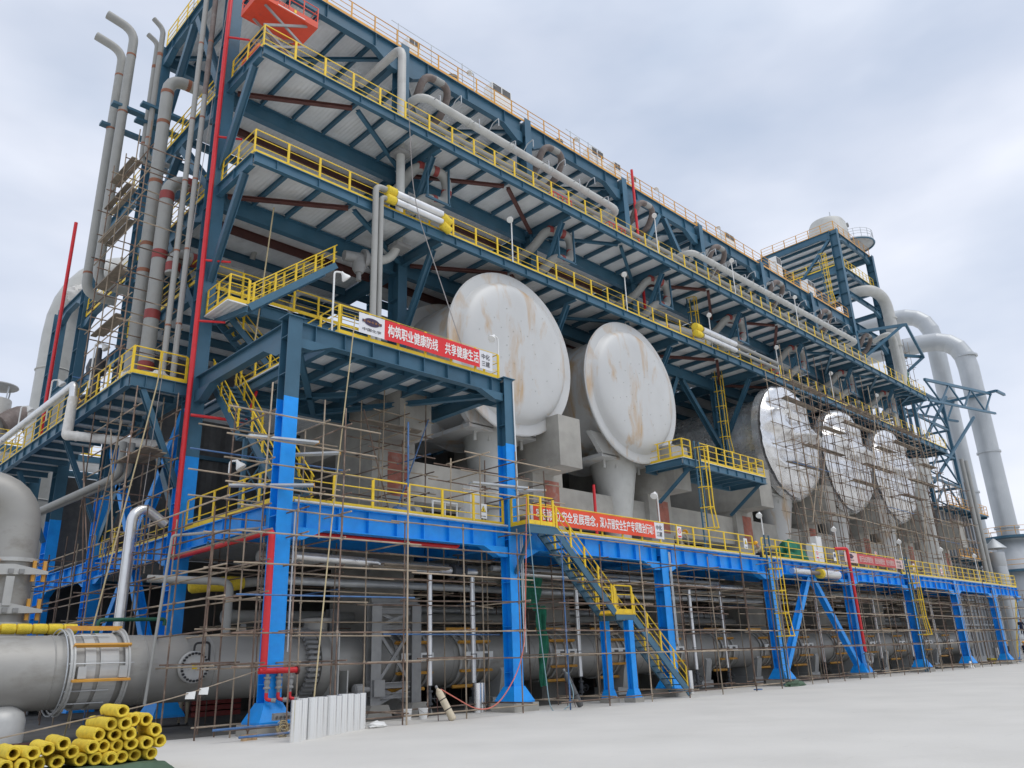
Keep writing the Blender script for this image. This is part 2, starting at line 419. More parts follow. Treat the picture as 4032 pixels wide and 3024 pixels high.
for i in range(8):   # cross girders into the building
    ibeam('cross_girder', DF, (X[i], .27, ZD - .36), (X[i], Y1 - .45, ZD - .36), .3, .7, 'bright_blue', stiff=1.3, haunch=.25)
    for y in (2.6, 5.1):
        x1 = X[i + 1] - .16 if i < 7 else X[i] + 8.4
        ibeam('deck_joist', DF, (X[i] + .16, y, ZD - .3), (x1, y, ZD - .3), .2, .45, 'bright_blue')
for i in range(7):
    part('deck_plate', MB().box(X[i] + .02, .2, ZD - .008, X[i + 1] - .02, Y1 - .1, ZD + .03), 'deck_sheet', DF)
part('deck_plate', MB().box(X[7] + .02, .2, ZD - .008, X[7] + 8.4, Y1 - .1, ZD + .03), 'deck_sheet', DF)
ibeam('diagonal_brace', DF, (30.05, 0, .75), (34.15, 0, ZD - .85), .32, .34, 'bright_blue', up=(0, 1, 0))
ibeam('diagonal_brace', DF, (39.15, 0, .75), (34.75, 0, ZD - .85), .32, .34, 'bright_blue', up=(0, 1, 0))
# deck girders along the side, columns T1, C2, C3 belong to the main frame
for y0, y1 in ((.27, Y1 - .45), (Y1 + .45, Y2 - .45), (Y2 + .45, Y3 - .4)):
    if y0 > 1: ibeam('deck_girder', DF, (0, y0, ZD - .40), (0, y1, ZD - .40), .34, .78, 'bright_blue', stiff=1.2, haunch=.3)
part('deck_plate', MB().box(.2, Y1 - .08, ZD - .008, X[7], 14.6, ZD + .03), 'deck_sheet', DF)
mx_, mz_ = 12.1, 6.2

# banner platform frame and deck
BP = thing('banner_platform', 'dark blue steel platform above the first bay carrying the red banner', 'platform', (0, 0, ZP))
ibeam('edge_beam', BP, (.252, 0, ZP - .37), (X[1] - .252, 0, ZP - .37), .32, .62, stiff=1.15, haunch=.3)
ibeam('edge_beam', BP, (0, .252, ZP - .37), (0, Y1 - .44, ZP - .37), .32, .62, haunch=.45)
ibeam('edge_beam', BP, (X[1], .252, ZP - .37), (X[1], Y1 - .44, ZP - .37), .3, .6, haunch=.3)
ibeam('edge_beam', BP, (1.75, .16, ZP - .3), (1.75, 12.5, ZP - .3), .2, .42)
ibeam('cross_beam', BP, (1.86, Y1 - .3, ZP - .38), (X[1] - .2, Y1 - .3, ZP - .38), .3, .62)
for k in range(1, 6):
    ibeam('joist', BP, (1.75 + k * 1.32, .17, ZP - .25 - .0), (1.75 + k * 1.32, Y1 - .46, ZP - .25), .16, .36 if k != 3 else .5)
for y in (1.5, 3.0, 4.5, 6.0):
    ibeam('cross_joist', BP, (1.86, y, ZP - .16), (X[1] - .16, y, ZP - .16), .1, .2)
for k in range(6):
    part('deck_panel', MB().box(1.66 + k * 1.36, .02, ZP - .055, 1.66 + k * 1.36 + 1.35, Y1 - .05, ZP), 'deck_sheet', BP)
part('deck_panel', MB().box(1.66, Y1 - .04, ZP - .055, 8.6, 12.6, ZP), 'deck_sheet', BP)
for a, b in (((.5, .5), (5.0, 7.0)), ((9.3, .5), (5.0, 6.9)), ((5, 3.7), (1.9, 6.9)),):
    ibeam('wind_brace', BP, (a[0], a[1], ZP - .62), (b[0], b[1], ZP - .62), .22, .2)

# ---------------------------------------------------------------- main frame
MF = thing('process_building', 'tall dark blue steel framework of the main plant building', 'steel frame', (0, Y1, 0))
def mcol(x, y, top, wf=.55, d=.85, blue=9.45):
    c = part('column', hcol(MB(), x, y, .36, blue, wf, d, 1.6), 'bright_blue', MF)
    part('upper_shaft', hcol(MB(), x, y, blue + .001, top, wf, d, 1.45), 'steel_blue', c)
    fm = MB(); foot(fm, x, y, wf, d); part('column_shoe', fm, 'bright_blue', c)
    return c
mcol(0, Y1, 37.2)
for i in range(1, 7): mcol(X[i], Y1, ZR + .02)
mcol(X[7], Y1, ZT); mcol(X[8], Y1, ZT)
for i in range(8): mcol(X[i], Y2, ZR if i < 7 else ZT)
mcol(X[8], Y2, ZT)
mcol(0, Y3, Z3L - .5); mcol(0, 29.5, 23.2)
for i in (2, 4, 6, 8): mcol(X[i], Y3, ZR - 1 if i < 8 else ZR)
# longitudinal girders on the T row and the second row
for i in range(8):
    a, b = X[i] + .29, X[i + 1] - .29
    ibeam('roof_girder', MF, (a, Y1, ZR - .55), (b, Y1, ZR - .55), .36, .95, stiff=2.4, haunch=.75)
    for z in (Z2L - .55, Z3L - .55):
        ibeam('girder', MF, (a, Y1, z), (b, Y1, z), .34, .8)
        if i < 7: ibeam('girder', MF, (a, Y2, z), (b, Y2, z), .34, .8)
    ibeam('girder', MF, (a, Y2, ZR - .55), (b, Y2, ZR - .55), .34, .8)
for i in range(9):
    for z in (Z2L - .5, Z3L - .5, ZR - .5):
        if i in (0, 7, 8) or True:
            ibeam('cross_girder', MF, (X[i], Y1 + .45, z), (X[i], Y2 - .45, z), .32, .78, stiff=2 if i == 0 else 0, haunch=.4 if i == 0 else 0)
for z in (17.2, ZP + .05):
    ibeam('side_girder', MF, (0, Y1 + .45, z - .4), (0, Y2 - .45, z - .4), .3, .6, stiff=1.6)
for z in (17.2, Z2L, Z3L - .35):
    ibeam('side_girder', MF, (0, Y2 + .45, z - .45), (0, Y3 - .43, z - .45), .3, .6, stiff=1.8, haunch=.4)
ibeam('side_girder', MF, (0, Y3 + .43, 22.9), (0, 29.1, 22.9), .3, .55, haunch=.4)
ibeam('side_girder', MF, (0, Y3 + .43, 17.4), (0, 29.1, 17.4), .3, .55)
# diagonal bracing on the side face and the braced front bay
def brace(a, b, w_=.34, h=.36, m='steel_blue', upv=None):
    a, b = V(a), V(b); d = b - a
    u_ = upv or ((1, 0, 0) if abs(d.x) < .05 else (0, 1, 0))
    return ibeam('diagonal_brace', MF, a, b, w_, h, m, up=u_)
ym = (Y1 + Y2) / 2
for zt, zb in ((ZR - 1.1, Z3L + .3), (Z3L - 1.1, Z2L + .3), (Z2L - 1.0, ZP + 3.2)):
    brace((0, ym - .3, zt), (0, Y1 + .5, zb)); brace((0, ym + .3, zt), (0, Y2 - .5, zb))
brace((0, ym - .2, 12.1), (0, Y1 + .45, 7.4)); brace((0, ym + .2, 12.1), (0, Y2 - .45, 7.4))
for s_ in (-1, 1):
    ye = Y1 + .45 if s_ < 0 else Y2 - .45
    brace((0, ym + s_ * .25, 6.9), (0, ye, 11.6), m='bright_blue')
    brace((0, ym + s_ * .25, 5.7), (0, ye, .8), m='bright_blue')
brace((34.2, Y1, Z2L - 1.0), (30.1, Y1, 13.2)); brace((34.9, Y1, Z2L - 1.0), (39.4, Y1, 15.8))
brace((34.2, Y1, ZR - 1.1), (30.3, Y1, Z3L + .9)); brace((34.9, Y1, ZR - 1.1), (39.0, Y1, Z3L + .9))
# gallery support brackets
# ---------------------------------------------------------------- galleries
def gallery(label, z, x1, seed):
    rnd = random.Random(seed)
    G = thing('gallery', label, 'gallery', (0, GY, z), 'cantilevered steel galleries along the front')
    nb = 8
    xs = X[:8] + [x1]
    for i in range(nb):
        ibeam('edge_beam', G, (xs[i] + (.0 if i else .0), GY, z - .27), (xs[i + 1] - .004, GY, z - .27), .22, .46, stiff=1.63)
        n = 6
        for k in range(1, n):
            x = xs[i] + (xs[i + 1] - xs[i]) * k / n
            ibeam('joist', G, (x, GY + .12, z - .21), (x, Y1 - .2, z - .21), .11, .27)
        part('deck_panel', MB().box(xs[i] + .06, GY + .03, z - .05, xs[i + 1] - .06, Y1 + .05, z), 'deck_sheet', G)
        part('inner_panel', MB().box(xs[i] + .1, Y1 + .2, z - .05, xs[i + 1] - .1, (Y2 - .2) if rnd.random() < .75 else 12.0, z), 'deck_sheet', G)
        for y in (9.8, 12.1, 14.4):
            ibeam('inner_joist', G, (xs[i] + .2, y, z - .28), (xs[i + 1] - .2, y, z - .28), .16, .42, 'primer' if (i < 3 and y == 9.8) else 'steel_blue')
        # plan bracing under the deck
        bm = 'primer' if i in (0, 1, 3, 4) else 'steel_blue'
        xm = (xs[i] + xs[i + 1]) / 2
        ibeam('plan_brace', G, (xs[i] + .35, Y1 - .55, z - .50), (xm - .15, GY + .45, z - .50), .2, .16, bm)
        ibeam('plan_brace', G, (xm + .15, GY + .45, z - .50), (xs[i + 1] - .35, Y1 - .55, z - .50), .2, .16, bm if i else 'steel_blue')
    for i in range(8):
        x = xs[i]
        ibeam('cantilever_beam', G, (x, GY + .12, z - .33), (x, Y1 - .45, z - .33), .24, .56, stiff=1.7 if i == 0 else 0)
        ibeam('bracket', G, (x, GY + .75, z - .64), (x, Y1 - .42, z - 4.6), .26, .28, up=(1, 0, 0))
    ibeam('edge_beam', G, (x1, GY + .12, z - .27), (x1, Y1 + .4, z - .27), .2, .46)
    return G
gallery('lower cantilevered gallery of dark blue steel just above the big tanks', Z2L, 79.3, 1)
gallery('upper cantilevered gallery of dark blue steel below the roof pipes', Z3L, 76.3, 2)

RP = thing('roof_platform', 'roof deck of grey sheets over dark blue beams at the top of the frame', 'roof deck', (0, Y1, ZR))
for i in range(8):
    for k in range(3):
        y0 = Y1 + .1 + k * 3.02
        part('deck_panel', MB().box(X[i] + .05, y0, ZR - .05, X[i + 1] - .05, y0 + 3.0, ZR), 'deck_sheet', RP)
    for k in range(1, 6):
        x = X[i] + (X[i + 1] - X[i]) * k / 6
        ibeam('joist', RP, (x, Y1 + .2, ZR - .22), (x, Y2 - .2, ZR - .22), .14, .32)
    for sgn in (0, 1):
        xa, xb = (X[i] + .4, X[i + 1] - .4) if sgn else (X[i + 1] - .4, X[i] + .4)
        ibeam('plan_brace', RP, (xa, Y1 + .6, ZR - .55), (xb, Y2 - .6, ZR - .58 - .2 * sgn), .2, .18)
# front outrigger strip of the roof, in front of the girder
# ---------------------------------------------------------------- stair tower at the far end
ST = thing('stair_tower', 'square dark blue steel tower rising above the roof at the far end', 'steel tower', (X[7], Y1, ZR))
for z, hh in ((ZT - .35, .7), (41.1, .6), (38.3, .5)):
    ibeam('tower_beam', ST, (X[7], Y1 + .45, z), (X[7], Y2 - .45, z), .3, hh, haunch=.3)
    ibeam('tower_beam', ST, (X[7] + .29, Y1, z), (X[8] - .29, Y1, z), .3, hh, haunch=.5, stiff=2)
    ibeam('tower_beam', ST, (X[7] + .29, Y2, z), (X[8] - .29, Y2, z), .3, hh)
    ibeam('tower_beam', ST, (X[8], Y1 + .45, z), (X[8], Y2 - .45, z), .3, hh)
for z in (ZT, 41.45):
    part('deck_panel', MB().box(X[7] + .2, Y1 + .2, z - .06, X[8] - .2, Y2 - .2, z), 'deck_sheet', ST)
    for k in range(1, 6):
        x = X[7] + (X[8] - X[7]) * k / 6; ibeam('joist', ST, (x, Y1 + .2, z - .25), (x, Y2 - .2, z - .25), .14, .3)
ibeam('diagonal_brace', ST, (X[7], Y1 + .6, 44.7), (X[7], Y2 - 2.4, 38.8), .3, .3, up=(1, 0, 0))
ibeam('diagonal_brace', ST, (X[7], Y1 + .6, 38.0), (X[7], Y2 - .6, 38.2 - 1.5), .3, .3, up=(1, 0, 0))

# ---------------------------------------------------------------- side walkway platform
SP = thing('side_platform', 'blue cantilevered walkway along the side face with white rag bundles on it', 'platform', (-2.4, Y1, 12.4))
ZS, SX, SY0, SY1 = 12.4, -2.45, 7.45, 31.0
ibeam('edge_beam', SP, (SX, SY0, ZS - .28), (-.3, SY0, ZS - .28), .22, .5, stiff=1.0)
n = 3
for k in range(n):
    a = SY0 + (SY1 - SY0) * k / n; b = SY0 + (SY1 - SY0) * (k + 1) / n
    ibeam('edge_beam', SP, (SX, a + .12, ZS - .28), (SX, b, ZS - .28), .22, .5, stiff=1.2)
for k in range(1, 14):
    y = SY0 + k * 1.68
    ibeam('joist', SP, (SX + .12, y, ZS - .22), (-.17, y, ZS - .22), .1, .28)
for k in range(5):
    part('deck_panel', MB().box(SX + .03, SY0 + .05 + k * 4.7, ZS - .05, -.1, SY0 + k * 4.7 + 4.7, ZS), 'deck_sheet', SP)
for y in (Y1, Y2, Y3):
    ibeam('bracket', SP, (SX + .5, y, ZS - .55), (-.3, y, ZS - 4.1), .2, .22, up=(0, 1, 0))

# inner side floor added to darken the core
FL = thing('added_inner_floor', 'added sheet floor inside the frame shading the levels below', 'floor', (0, Y1, 16.8))
for i in range(0, 2):
    part('deck_panel', MB().box(X[i] + .3, Y1 + .6, 16.75, X[i + 1] - .3, Y2 - .4, 16.8), 'deck_sheet', FL)
    for y in (9.0, 10.8, 12.6, 14.4): ibeam('joist', FL, (X[i] + .3, y, 16.55), (X[i + 1] - .3, y, 16.55), .16, .38)
ibeam('front_girder', FL, (.4, Y1 + .3, 16.5), (9.3, Y1 + .3, 16.5), .26, .55, stiff=1.4)

# ---------------------------------------------------------------- concrete machine foundation
CF = thing('concrete_foundation', 'raw concrete piers with block corbels carrying the big tanks', 'concrete frame', (7, 5.3, 0))
for i in range(8):
    x = 8.15 + 9.8 * i
    pier = part('pier', MB().box(x - 1.15, 5.4, 0, x + 1.1, 8.3, 13.4), 'concrete', CF)
    part('corbel', MB().box(x - 1.2, 3.4, 10.8, x + .45, 11.5, 13.42), 'concrete', pier)
    part('paint_patch', MB().box(x - .35, 5.392, 8.6, x + .8, 5.4, 10.5), 'red_patch', pier)
    if i < 7:
        part('tie_beam', MB().box(x + 1.102, 5.7, 8.55, x + 9.8 - 1.152, 7.2, 10.35), 'concrete', CF)
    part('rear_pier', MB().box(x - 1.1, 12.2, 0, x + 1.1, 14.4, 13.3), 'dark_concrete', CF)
part('sky_blocking_wall', MB().box(2.4, 14.42, .02, 77.6, 14.9, 6.5), 'dark_concrete', CF)
# cladding screen deep inside, behind the tanks
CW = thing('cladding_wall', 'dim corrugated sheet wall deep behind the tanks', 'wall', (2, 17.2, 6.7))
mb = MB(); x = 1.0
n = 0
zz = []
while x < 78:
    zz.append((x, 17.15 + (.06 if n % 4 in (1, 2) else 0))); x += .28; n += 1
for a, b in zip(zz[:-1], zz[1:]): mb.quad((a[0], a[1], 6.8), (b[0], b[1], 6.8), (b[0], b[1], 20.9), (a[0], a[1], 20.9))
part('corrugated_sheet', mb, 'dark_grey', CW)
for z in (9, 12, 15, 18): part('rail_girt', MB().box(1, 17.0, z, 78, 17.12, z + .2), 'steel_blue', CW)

RW = thing('sky_blocking_wall', 'added dark panel wall keeping sky light out of the back of the plant', 'wall', (.4, 24.9, 0))  # added wall that keeps sky light out of the interior
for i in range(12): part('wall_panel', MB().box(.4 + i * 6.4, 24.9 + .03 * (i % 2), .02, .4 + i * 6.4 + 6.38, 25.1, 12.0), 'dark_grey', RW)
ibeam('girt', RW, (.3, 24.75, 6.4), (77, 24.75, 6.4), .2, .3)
part('added_rear_floor', MB().box(.25, 14.95, 6.55, 77, 24.6, 6.6), 'deck_sheet', RW)  # added floor, closes off the sky from behind as well
# ================================================================ big tanks
TX = [14.6, 24.45, 43.3, 53.1, 62.9]
TZ, TY = 16.45, 4.3
TL = ['stained pale steel tank above the concrete piers, closest to the red banner', 'rust-streaked pale steel tank beside the caged ladder platform',
      'tank wrapped in crumpled bright foil beside the braced bay', 'foil wrapped tank between two other foil tanks', 'foil wrapped tank beside the grey clad building']
def head_disc(R_, rin, bulge, seed, foil):
    rnd = random.Random(seed); mb = MB(); nr, na = (26, 84) if foil else (44, 96); vs = []
    for i in range(nr + 1):
        q = i / nr; r_ = R_ * q
        for j in range(na):
            a = 6.28318 * j / na; x, z = r_ * math.cos(a), r_ * math.sin(a)
            if foil:
                y = -1.05 * math.sqrt(max(0, 1 - (q / 1.01) ** 2)) * 1.15
                nn = mnoise.noise(V((x * .35 + seed * 9, z * .9, seed)))
                y -= (.42 * math.sin(z * 2.0 + 2.2 * nn + .25 * x) + .16 * math.sin(z * 5.1 + 3 * nn)) * (1 - q ** 6) * (.25 + .75 * min(1, max(0, (z + 2.2) / 3)))
                y += .10 * mnoise.noise(V((x * 1.7, z * 2.3, seed * 3)))
            else:
                if q < rin / R_:
                    k = q / (rin / R_); y = -.02 - (bulge + .14) * (1 - k ** 7) ** .5
                else: y = -.02
            vs.append((x, y, z))
    fs = []
    for i in range(nr):
        for j in range(na):
            a, b = i * na + j, i * na + (j + 1) % na
            fs.append((a, b, b + na, a + na) if i else (a, b + na, a + na))
    mb._add(vs, fs); return mb
for k, x in enumerate(TX):
    foil = k > 1
    m = 'foil' if foil else 'tank_paint'
    T = thing('foil_wrapped_tank' if foil else 'steel_tank', TL[k], 'tank', (x, TY, TZ), 'row of big horizontal tanks')
    part('shell', MB().lathe((x, TY + .15, TZ), (0, 1, 0), [(3.62, 0), (3.62, 8.5)], 56), m, T, True)
    R_ = 4.28
    if not foil:
        part('flange_ring', MB().lathe((x, TY, TZ), (0, 1, 0), [(3.5, -.02), (R_, -.02), (R_, .10), (R_ - .12, .16), (3.63, .2)], 80, caps=False), m, T, True)
        part('rim_bead', MB().ring((x, TY, TZ), (0, 1, 0), R_, .05, 80), 'tank_paint', T, True)
        part('rear_ring', MB().lathe((x, TY + 4.6, TZ), (0, 1, 0), [(3.63, -.3), (4.2, -.02), (4.2, .12), (3.63, .2)], 72, caps=False), m, T, True)
    else:
        part('flange_ring', MB().lathe((x, TY, TZ), (0, 1, 0), [(3.5, .0), (R_ + .02, .0), (R_ + .02, .5), (3.63, .5)], 72, caps=False), 'foil', T, True)
    hm = head_disc(R_ - .02, 3.70, .40, k + 1, foil)
    hm.v = [(a + x, b + TY - .035, c + TZ) for a, b, c in hm.v]
    part('head', hm, m, T, True)
    if not foil:
        rnd = random.Random(k)
        sb = MB()
        for i in range(4):
            for j in range(9):
                a = 6.283 * j / 12 + i; r_ = 1 + i * .6
                q = r_ / R_ / (3.70 / R_); y = -.06 - .54 * (1 - min(1, q) ** 7) ** .5
                px, pz = x + r_ * math.cos(a), TZ + r_ * math.sin(a)
                sb.lathe((px, TY + y - .01, pz), (0, -1, 0), [(.022, 0), (.022, .02)], 6)
        part('stud', sb, 'pale_pipe', T)['kind'] = 'stuff'
    # outlet cone with flange and neck
    c = part('outlet_cone', MB().lathe((x, 6.15, 9.45), (0, 0, 1), [(.86, -.55), (.90, 0), (1.38, 2.9), (1.45, 3.3), (1.5, 3.9)], 40), 'tank_paint' if foil else 'pale_pipe', T, True)
    part('neck_flange', MB().hoop((x, 6.15, 8.9), (0, 0, 1), 1.0, .5, .16, 32).hoop((x, 6.15, 8.72), (0, 0, 1), 1.0, .5, .12, 32), 'grey_pipe', c)
    part('lower_neck', MB().lathe((x, 6.15, 6.7), (0, 0, 1), [(.75, 0), (.75, 1.95)], 28), 'pale_pipe', c, True)
    # cradle under the shell
    cr_ = MB().prism([(-3.3, 0), (-2.3, -1.2), (2.3, -1.2), (3.3, 0)], (x, TY + .7, TZ - 2.75), (x, TY + 1.0, TZ - 2.75))
    cr_.prism([(-3.3, 0), (-2.3, -1.2), (2.3, -1.2), (3.3, 0)], (x, TY + 3.9, TZ - 2.75), (x, TY + 4.2, TZ - 2.75))
    cr_.box(x - 2.4, TY + .7, TZ - 4.1, x + 2.4, TY + 4.2, TZ - 3.9)
    part('cradle', cr_, m if not foil else 'pale_pipe', T)
    st = MB()
    for dx in (-1.6, -.9, .9, 1.6): st.lathe((x + dx, TY + .6 + abs(dx) * .4, TZ - 4.1), (0, 0, -1), [(.09, 0), (.09, .45)], 10)
    part('drain_stub', st, 'pale_pipe', T)
# plain vertical vessel behind the last scaffold
vv = MB().lathe((71.6, 5.6, 6.7), (0, 0, 1), [(1.3, 0), (1.3, 9.5), (1.9, 10.6), (1.9, 12.5)], 32)
single('vertical_vessel', vv, 'pale_pipe', 'pale vertical vessel behind scaffolding at the far end of the deck', 'vessel', (71.6, 5.6, 6.7), smooth=True)

# ================================================================ ground header pipe
HY, HZ, HR = 4.2, 1.87, 1.0
H = thing('header_pipe', 'huge weathered steel header pipe lying along the ground under the deck', 'pipe', (-4, HY, 0))
def hring(x0, x1, r_, name, m='header_light', n=48, smooth=False):
    return part(name, MB().lathe((x0, HY, HZ), (1, 0, 0), [(r_ - .06, 0), (r_, 0), (r_, x1 - x0), (r_ - .06, x1 - x0)], n, caps=False), m, H, smooth)
part('pipe_shell', MB().lathe((-16, HY, HZ), (1, 0, 0), [(HR, 0), (HR, 11.6)], 56), 'header_steel', H, True)
part('pipe_shell', MB().lathe((-4.398, HY, HZ), (1, 0, 0), [(HR - .001, 0), (HR - .001, 7.3)], 56), 'header_steel', H, True)
part('pipe_shell', MB().lathe((2.904, HY, HZ), (1, 0, 0), [(HR - .002, 0), (HR - .002, 69)], 56), 'header_steel', H, True)
for xw in (-4.75, -2.25, -.2, 1.6, 5.4, 9.6, 12.8, 14.2, 18.2, 22, 26, 31, 35, 41, 46):
    part('weld_bead', MB().ring((xw, HY, HZ), (1, 0, 0), HR + .002, .018, 48), 'header_steel', H)
# expansion joint near the yellow tubes
hring(-4.42, -4.28, HR + .15, 'joint_ring'); hring(-2.95, -2.80, HR + .15, 'joint_ring')
hring(-4.0, -3.72, HR + .05, 'bellows_band'); hring(-3.60, -3.1, HR + .06, 'bellows_band')
part('wire_hoop', MB().ring((-4.5, HY, HZ), (1, 0, 0), HR + .17, .02, 48), 'galv', H)
for a in (-4.32, -2.85):
    part('joint_cheek', MB().hoop((a, HY, HZ), (1, 0, 0), HR + .2, HR + .0, .05, 48), 'header_light', H)
for deg in (88, 140, 35, -12, 195, 172):
    a = R(deg); y, z = HY - math.cos(a) * (HR + .2), HZ + math.sin(a) * (HR + .2)
    if math.cos(a) < -.1: continue
    o = part('tie_bar', MB().bar((-4.35, y, z), (-2.8, y, z), .06, .13, (0, -math.cos(a), math.sin(a))), 'orange_yellow', H)
for deg in (60, 10, -28, -50):
    a = R(deg); y, z = HY - math.cos(a) * (HR + .12), HZ + math.sin(a) * (HR + .12)
    part('tie_rod', MB().tube([(-4.45, y, z), (-3.3 if deg != 10 else -2.7, y, z)], .018, 6), 'galv', H)
for xx in (-4.1, -3.0):
    part('lug_plate', MB().box(xx - .11, HY - HR - .17, HZ - .2, xx + .11, HY - HR - .02, HZ + .12), 'header_light', H)
# manhole
mh = part('manhole', MB().lathe((-.95, HY - HR + .12, 1.88), (0, -1, 0), [(.36, 0), (.36, .22), (.47, .22), (.47, .30), (.455, .31), (.455, .36)], 40), 'header_light', H, True)
bm = MB()
for k in range(24):
    a = 6.28318 * k / 24
    bm.lathe((-.95 + .40 * math.cos(a), HY - HR - .23, 1.88 + .40 * math.sin(a)), (0, -1, 0), [(.038, 0), (.038, .07)], 6)
part('bolt_circle', bm, 'black', mh)['kind'] = 'stuff'
part('name_plate', MB().box(-1.03, HY - HR - .262, 1.82, -.87, HY - HR - .242, 1.95), 'sign_yellow', mh)
for s_ in (-1, 1): part('grip', MB().tube([(-.95 + s_ * .2, HY - HR - .24, 1.8), (-.95 + s_ * .2, HY - HR - .30, 1.82), (-.95 + s_ * .2, HY - HR - .30, 1.96), (-.95 + s_ * .2, HY - HR - .24, 1.98)], .012, 5), 'galv', mh)
part('davit_arm', MB().pipe([(-.95, HY - HR - .1, 2.35), (-.95, HY - HR - .12, 2.58), (-.5, HY - HR - .16, 2.6), (-.48, HY - HR - .16, 2.05)], .035, .12, 8), 'black', mh)
# toothed clamp ring
tr = MB()
for k in range(40):
    a = 6.28318 * k / 40; y, z = HY - math.cos(a) * 1.14, HZ + math.sin(a) * 1.14
    tr.bar((3.0, y, z), (3.45, y, z), .09, .16, (0, -math.cos(a), math.sin(a)))
tr.hoop((3.2, HY, HZ), (1, 0, 0), 1.1, .98, .12, 40)
part('toothed_clamp_ring', tr, 'grey_iron', H)
hv = MB().lathe((3.55, HY, HZ), (1, 0, 0), [(1.15, 0), (1.22, .15), (1.22, .5), (1.05, .62)], 40)
part('valve_body', hv, 'header_steel', H, True)
part('valve_neck', MB().lathe((3.9, HY, HZ + 1.0), (0, 0, 1), [(.42, 0), (.42, .42), (.62, .42), (.62, .52), (.3, .6)], 24), 'header_steel', H, True)
part('gusset_plate', MB().box(3.95, HY - 1.5, .25, 4.0, HY - .5, 2.9).box(4.4, HY - 1.4, .2, 4.45, HY - .5, 1.6), 'header_light', H)
part('actuator', MB().lathe((4.6, HY - 1.5, .95), (1, 0, 0), [(.12, 0), (.2, .05), (.2, .35), (.1, .4), (.1, .8)], 16).box(5.3, HY - 1.75, .7, 5.75, HY - 1.3, 1.25), 'grey_iron', H)
for xj in (7.55, 10.65, 15.9, 19.7, 24.4, 29.6, 34.2, 38.9, 44, 49.2, 54.4, 60, 65):
    for dx in (-.75, -.35, .25, .75):
        hring(xj + dx - .05, xj + dx + .05, HR + .09, 'stiffener_ring')
    hring(xj - .3, xj + .2, HR + .03, 'bellows_band', 'header_steel')
    for deg in (78, 32, -22, -60):
        a = R(deg); y, z = HY - math.cos(a) * (HR + .2), HZ + math.sin(a) * (HR + .2)
        part('tie_bar', MB().bar((xj - .85, y, z), (xj + .85, y, z), .07, .12, (0, -math.cos(a), math.sin(a))), 'orange_yellow', H)
    p = part('hinge_plate', MB().box(xj - .75, HY - HR - .32, HZ - .05, xj + .75, HY - HR - .26, HZ + .26), 'white_paint', H)
    for dx in (-.45, .2): part('dark_hole_patch', MB().box(xj + dx, HY - HR - .33, HZ + .03, xj + dx + .3, HY - HR - .322, HZ + .18), 'dark_grey', p)  # dark plates in place of the shaded pin holes
for xs_ in (12.4, 20.6, 27.8, 33.2, 40.6, 46.6, 52, 57.4, 62.6):
    part('saddle', MB().box(xs_ - .55, HY - .75, .0, xs_ + .55, HY + .75, .35).prism([(-.8, 0), (.8, 0), (1.0, 1.0), (.85, 1.25), (-.85, 1.25), (-1.0, 1.0)], (xs_ - .25, HY, .35), (xs_ + .25, HY, .35)), 'header_light', H)
part('dome_leg', MB().lathe((-5.75, HY - .35, .12), (0, 0, 1), [(.62, 0), (.62, .55), (.55, .75), (.3, .92)], 32), 'header_light', H, True)
part('skid', MB().box(-6.9, HY - 1.3, .02, -4.7, HY - 1.1, .14), 'primer', H)
# second header deep behind
single('rear_header', MB().lathe((2, 10.4, 1.9), (1, 0, 0), [(1.0, 0), (1.0, 70)], 32), 'header_steel', 'second big header pipe lying in the dim space behind the piers', 'pipe', (2, 10.4, 0), smooth=True)

# grey trestle beside the header
TR = thing('pipe_trestle', 'dusty grey steel trestle with crossed braces standing over the header pipe', 'trestle', (6.35, 2.7, 0))
TYf = 2.75
for x in (5.45, 7.25):
    part('leg', hcol(MB(), x, TYf, .42, 3.85, .42, .34, .9), 'grey_iron', TR)
    part('leg', hcol(MB(), x, 5.55, .42, 3.85, .42, .34, .9), 'grey_iron', TR)
    part('footing', MB().prism([(-.55, 0), (.55, 0), (.36, .42), (-.36, .42)], (x, TYf - .45, 0), (x, TYf + .45, 0)), 'concrete', TR)
for z in (3.62, 3.0, 1.05, .7): part('cross_bar', MB().ib((5.67, TYf, z), (7.03, TYf, z), .2, .2), 'grey_iron', TR)
for a, b in (((5.66, 1.2), (7.04, 2.9)), ((5.66, 2.9), (7.04, 1.2)), ((5.66, 3.1), (7.04, 3.55)), ((5.66, 3.55), (7.04, 3.1)), ((5.66, .45), (7.04, .98)), ((5.66, .98), (7.04, .45))):
    part('cross_brace', MB().bar((a[0], TYf - .02 if a[1] < b[1] else TYf + .05, a[1]), (b[0], TYf - .02 if a[1] < b[1] else TYf + .05, b[1]), .05, .12, (0, 0, 1)), 'grey_iron', TR)
part('top_beam', MB().ib((5.3, TYf, 3.98), (7.4, TYf, 3.98), .3, .24), 'grey_iron', TR)

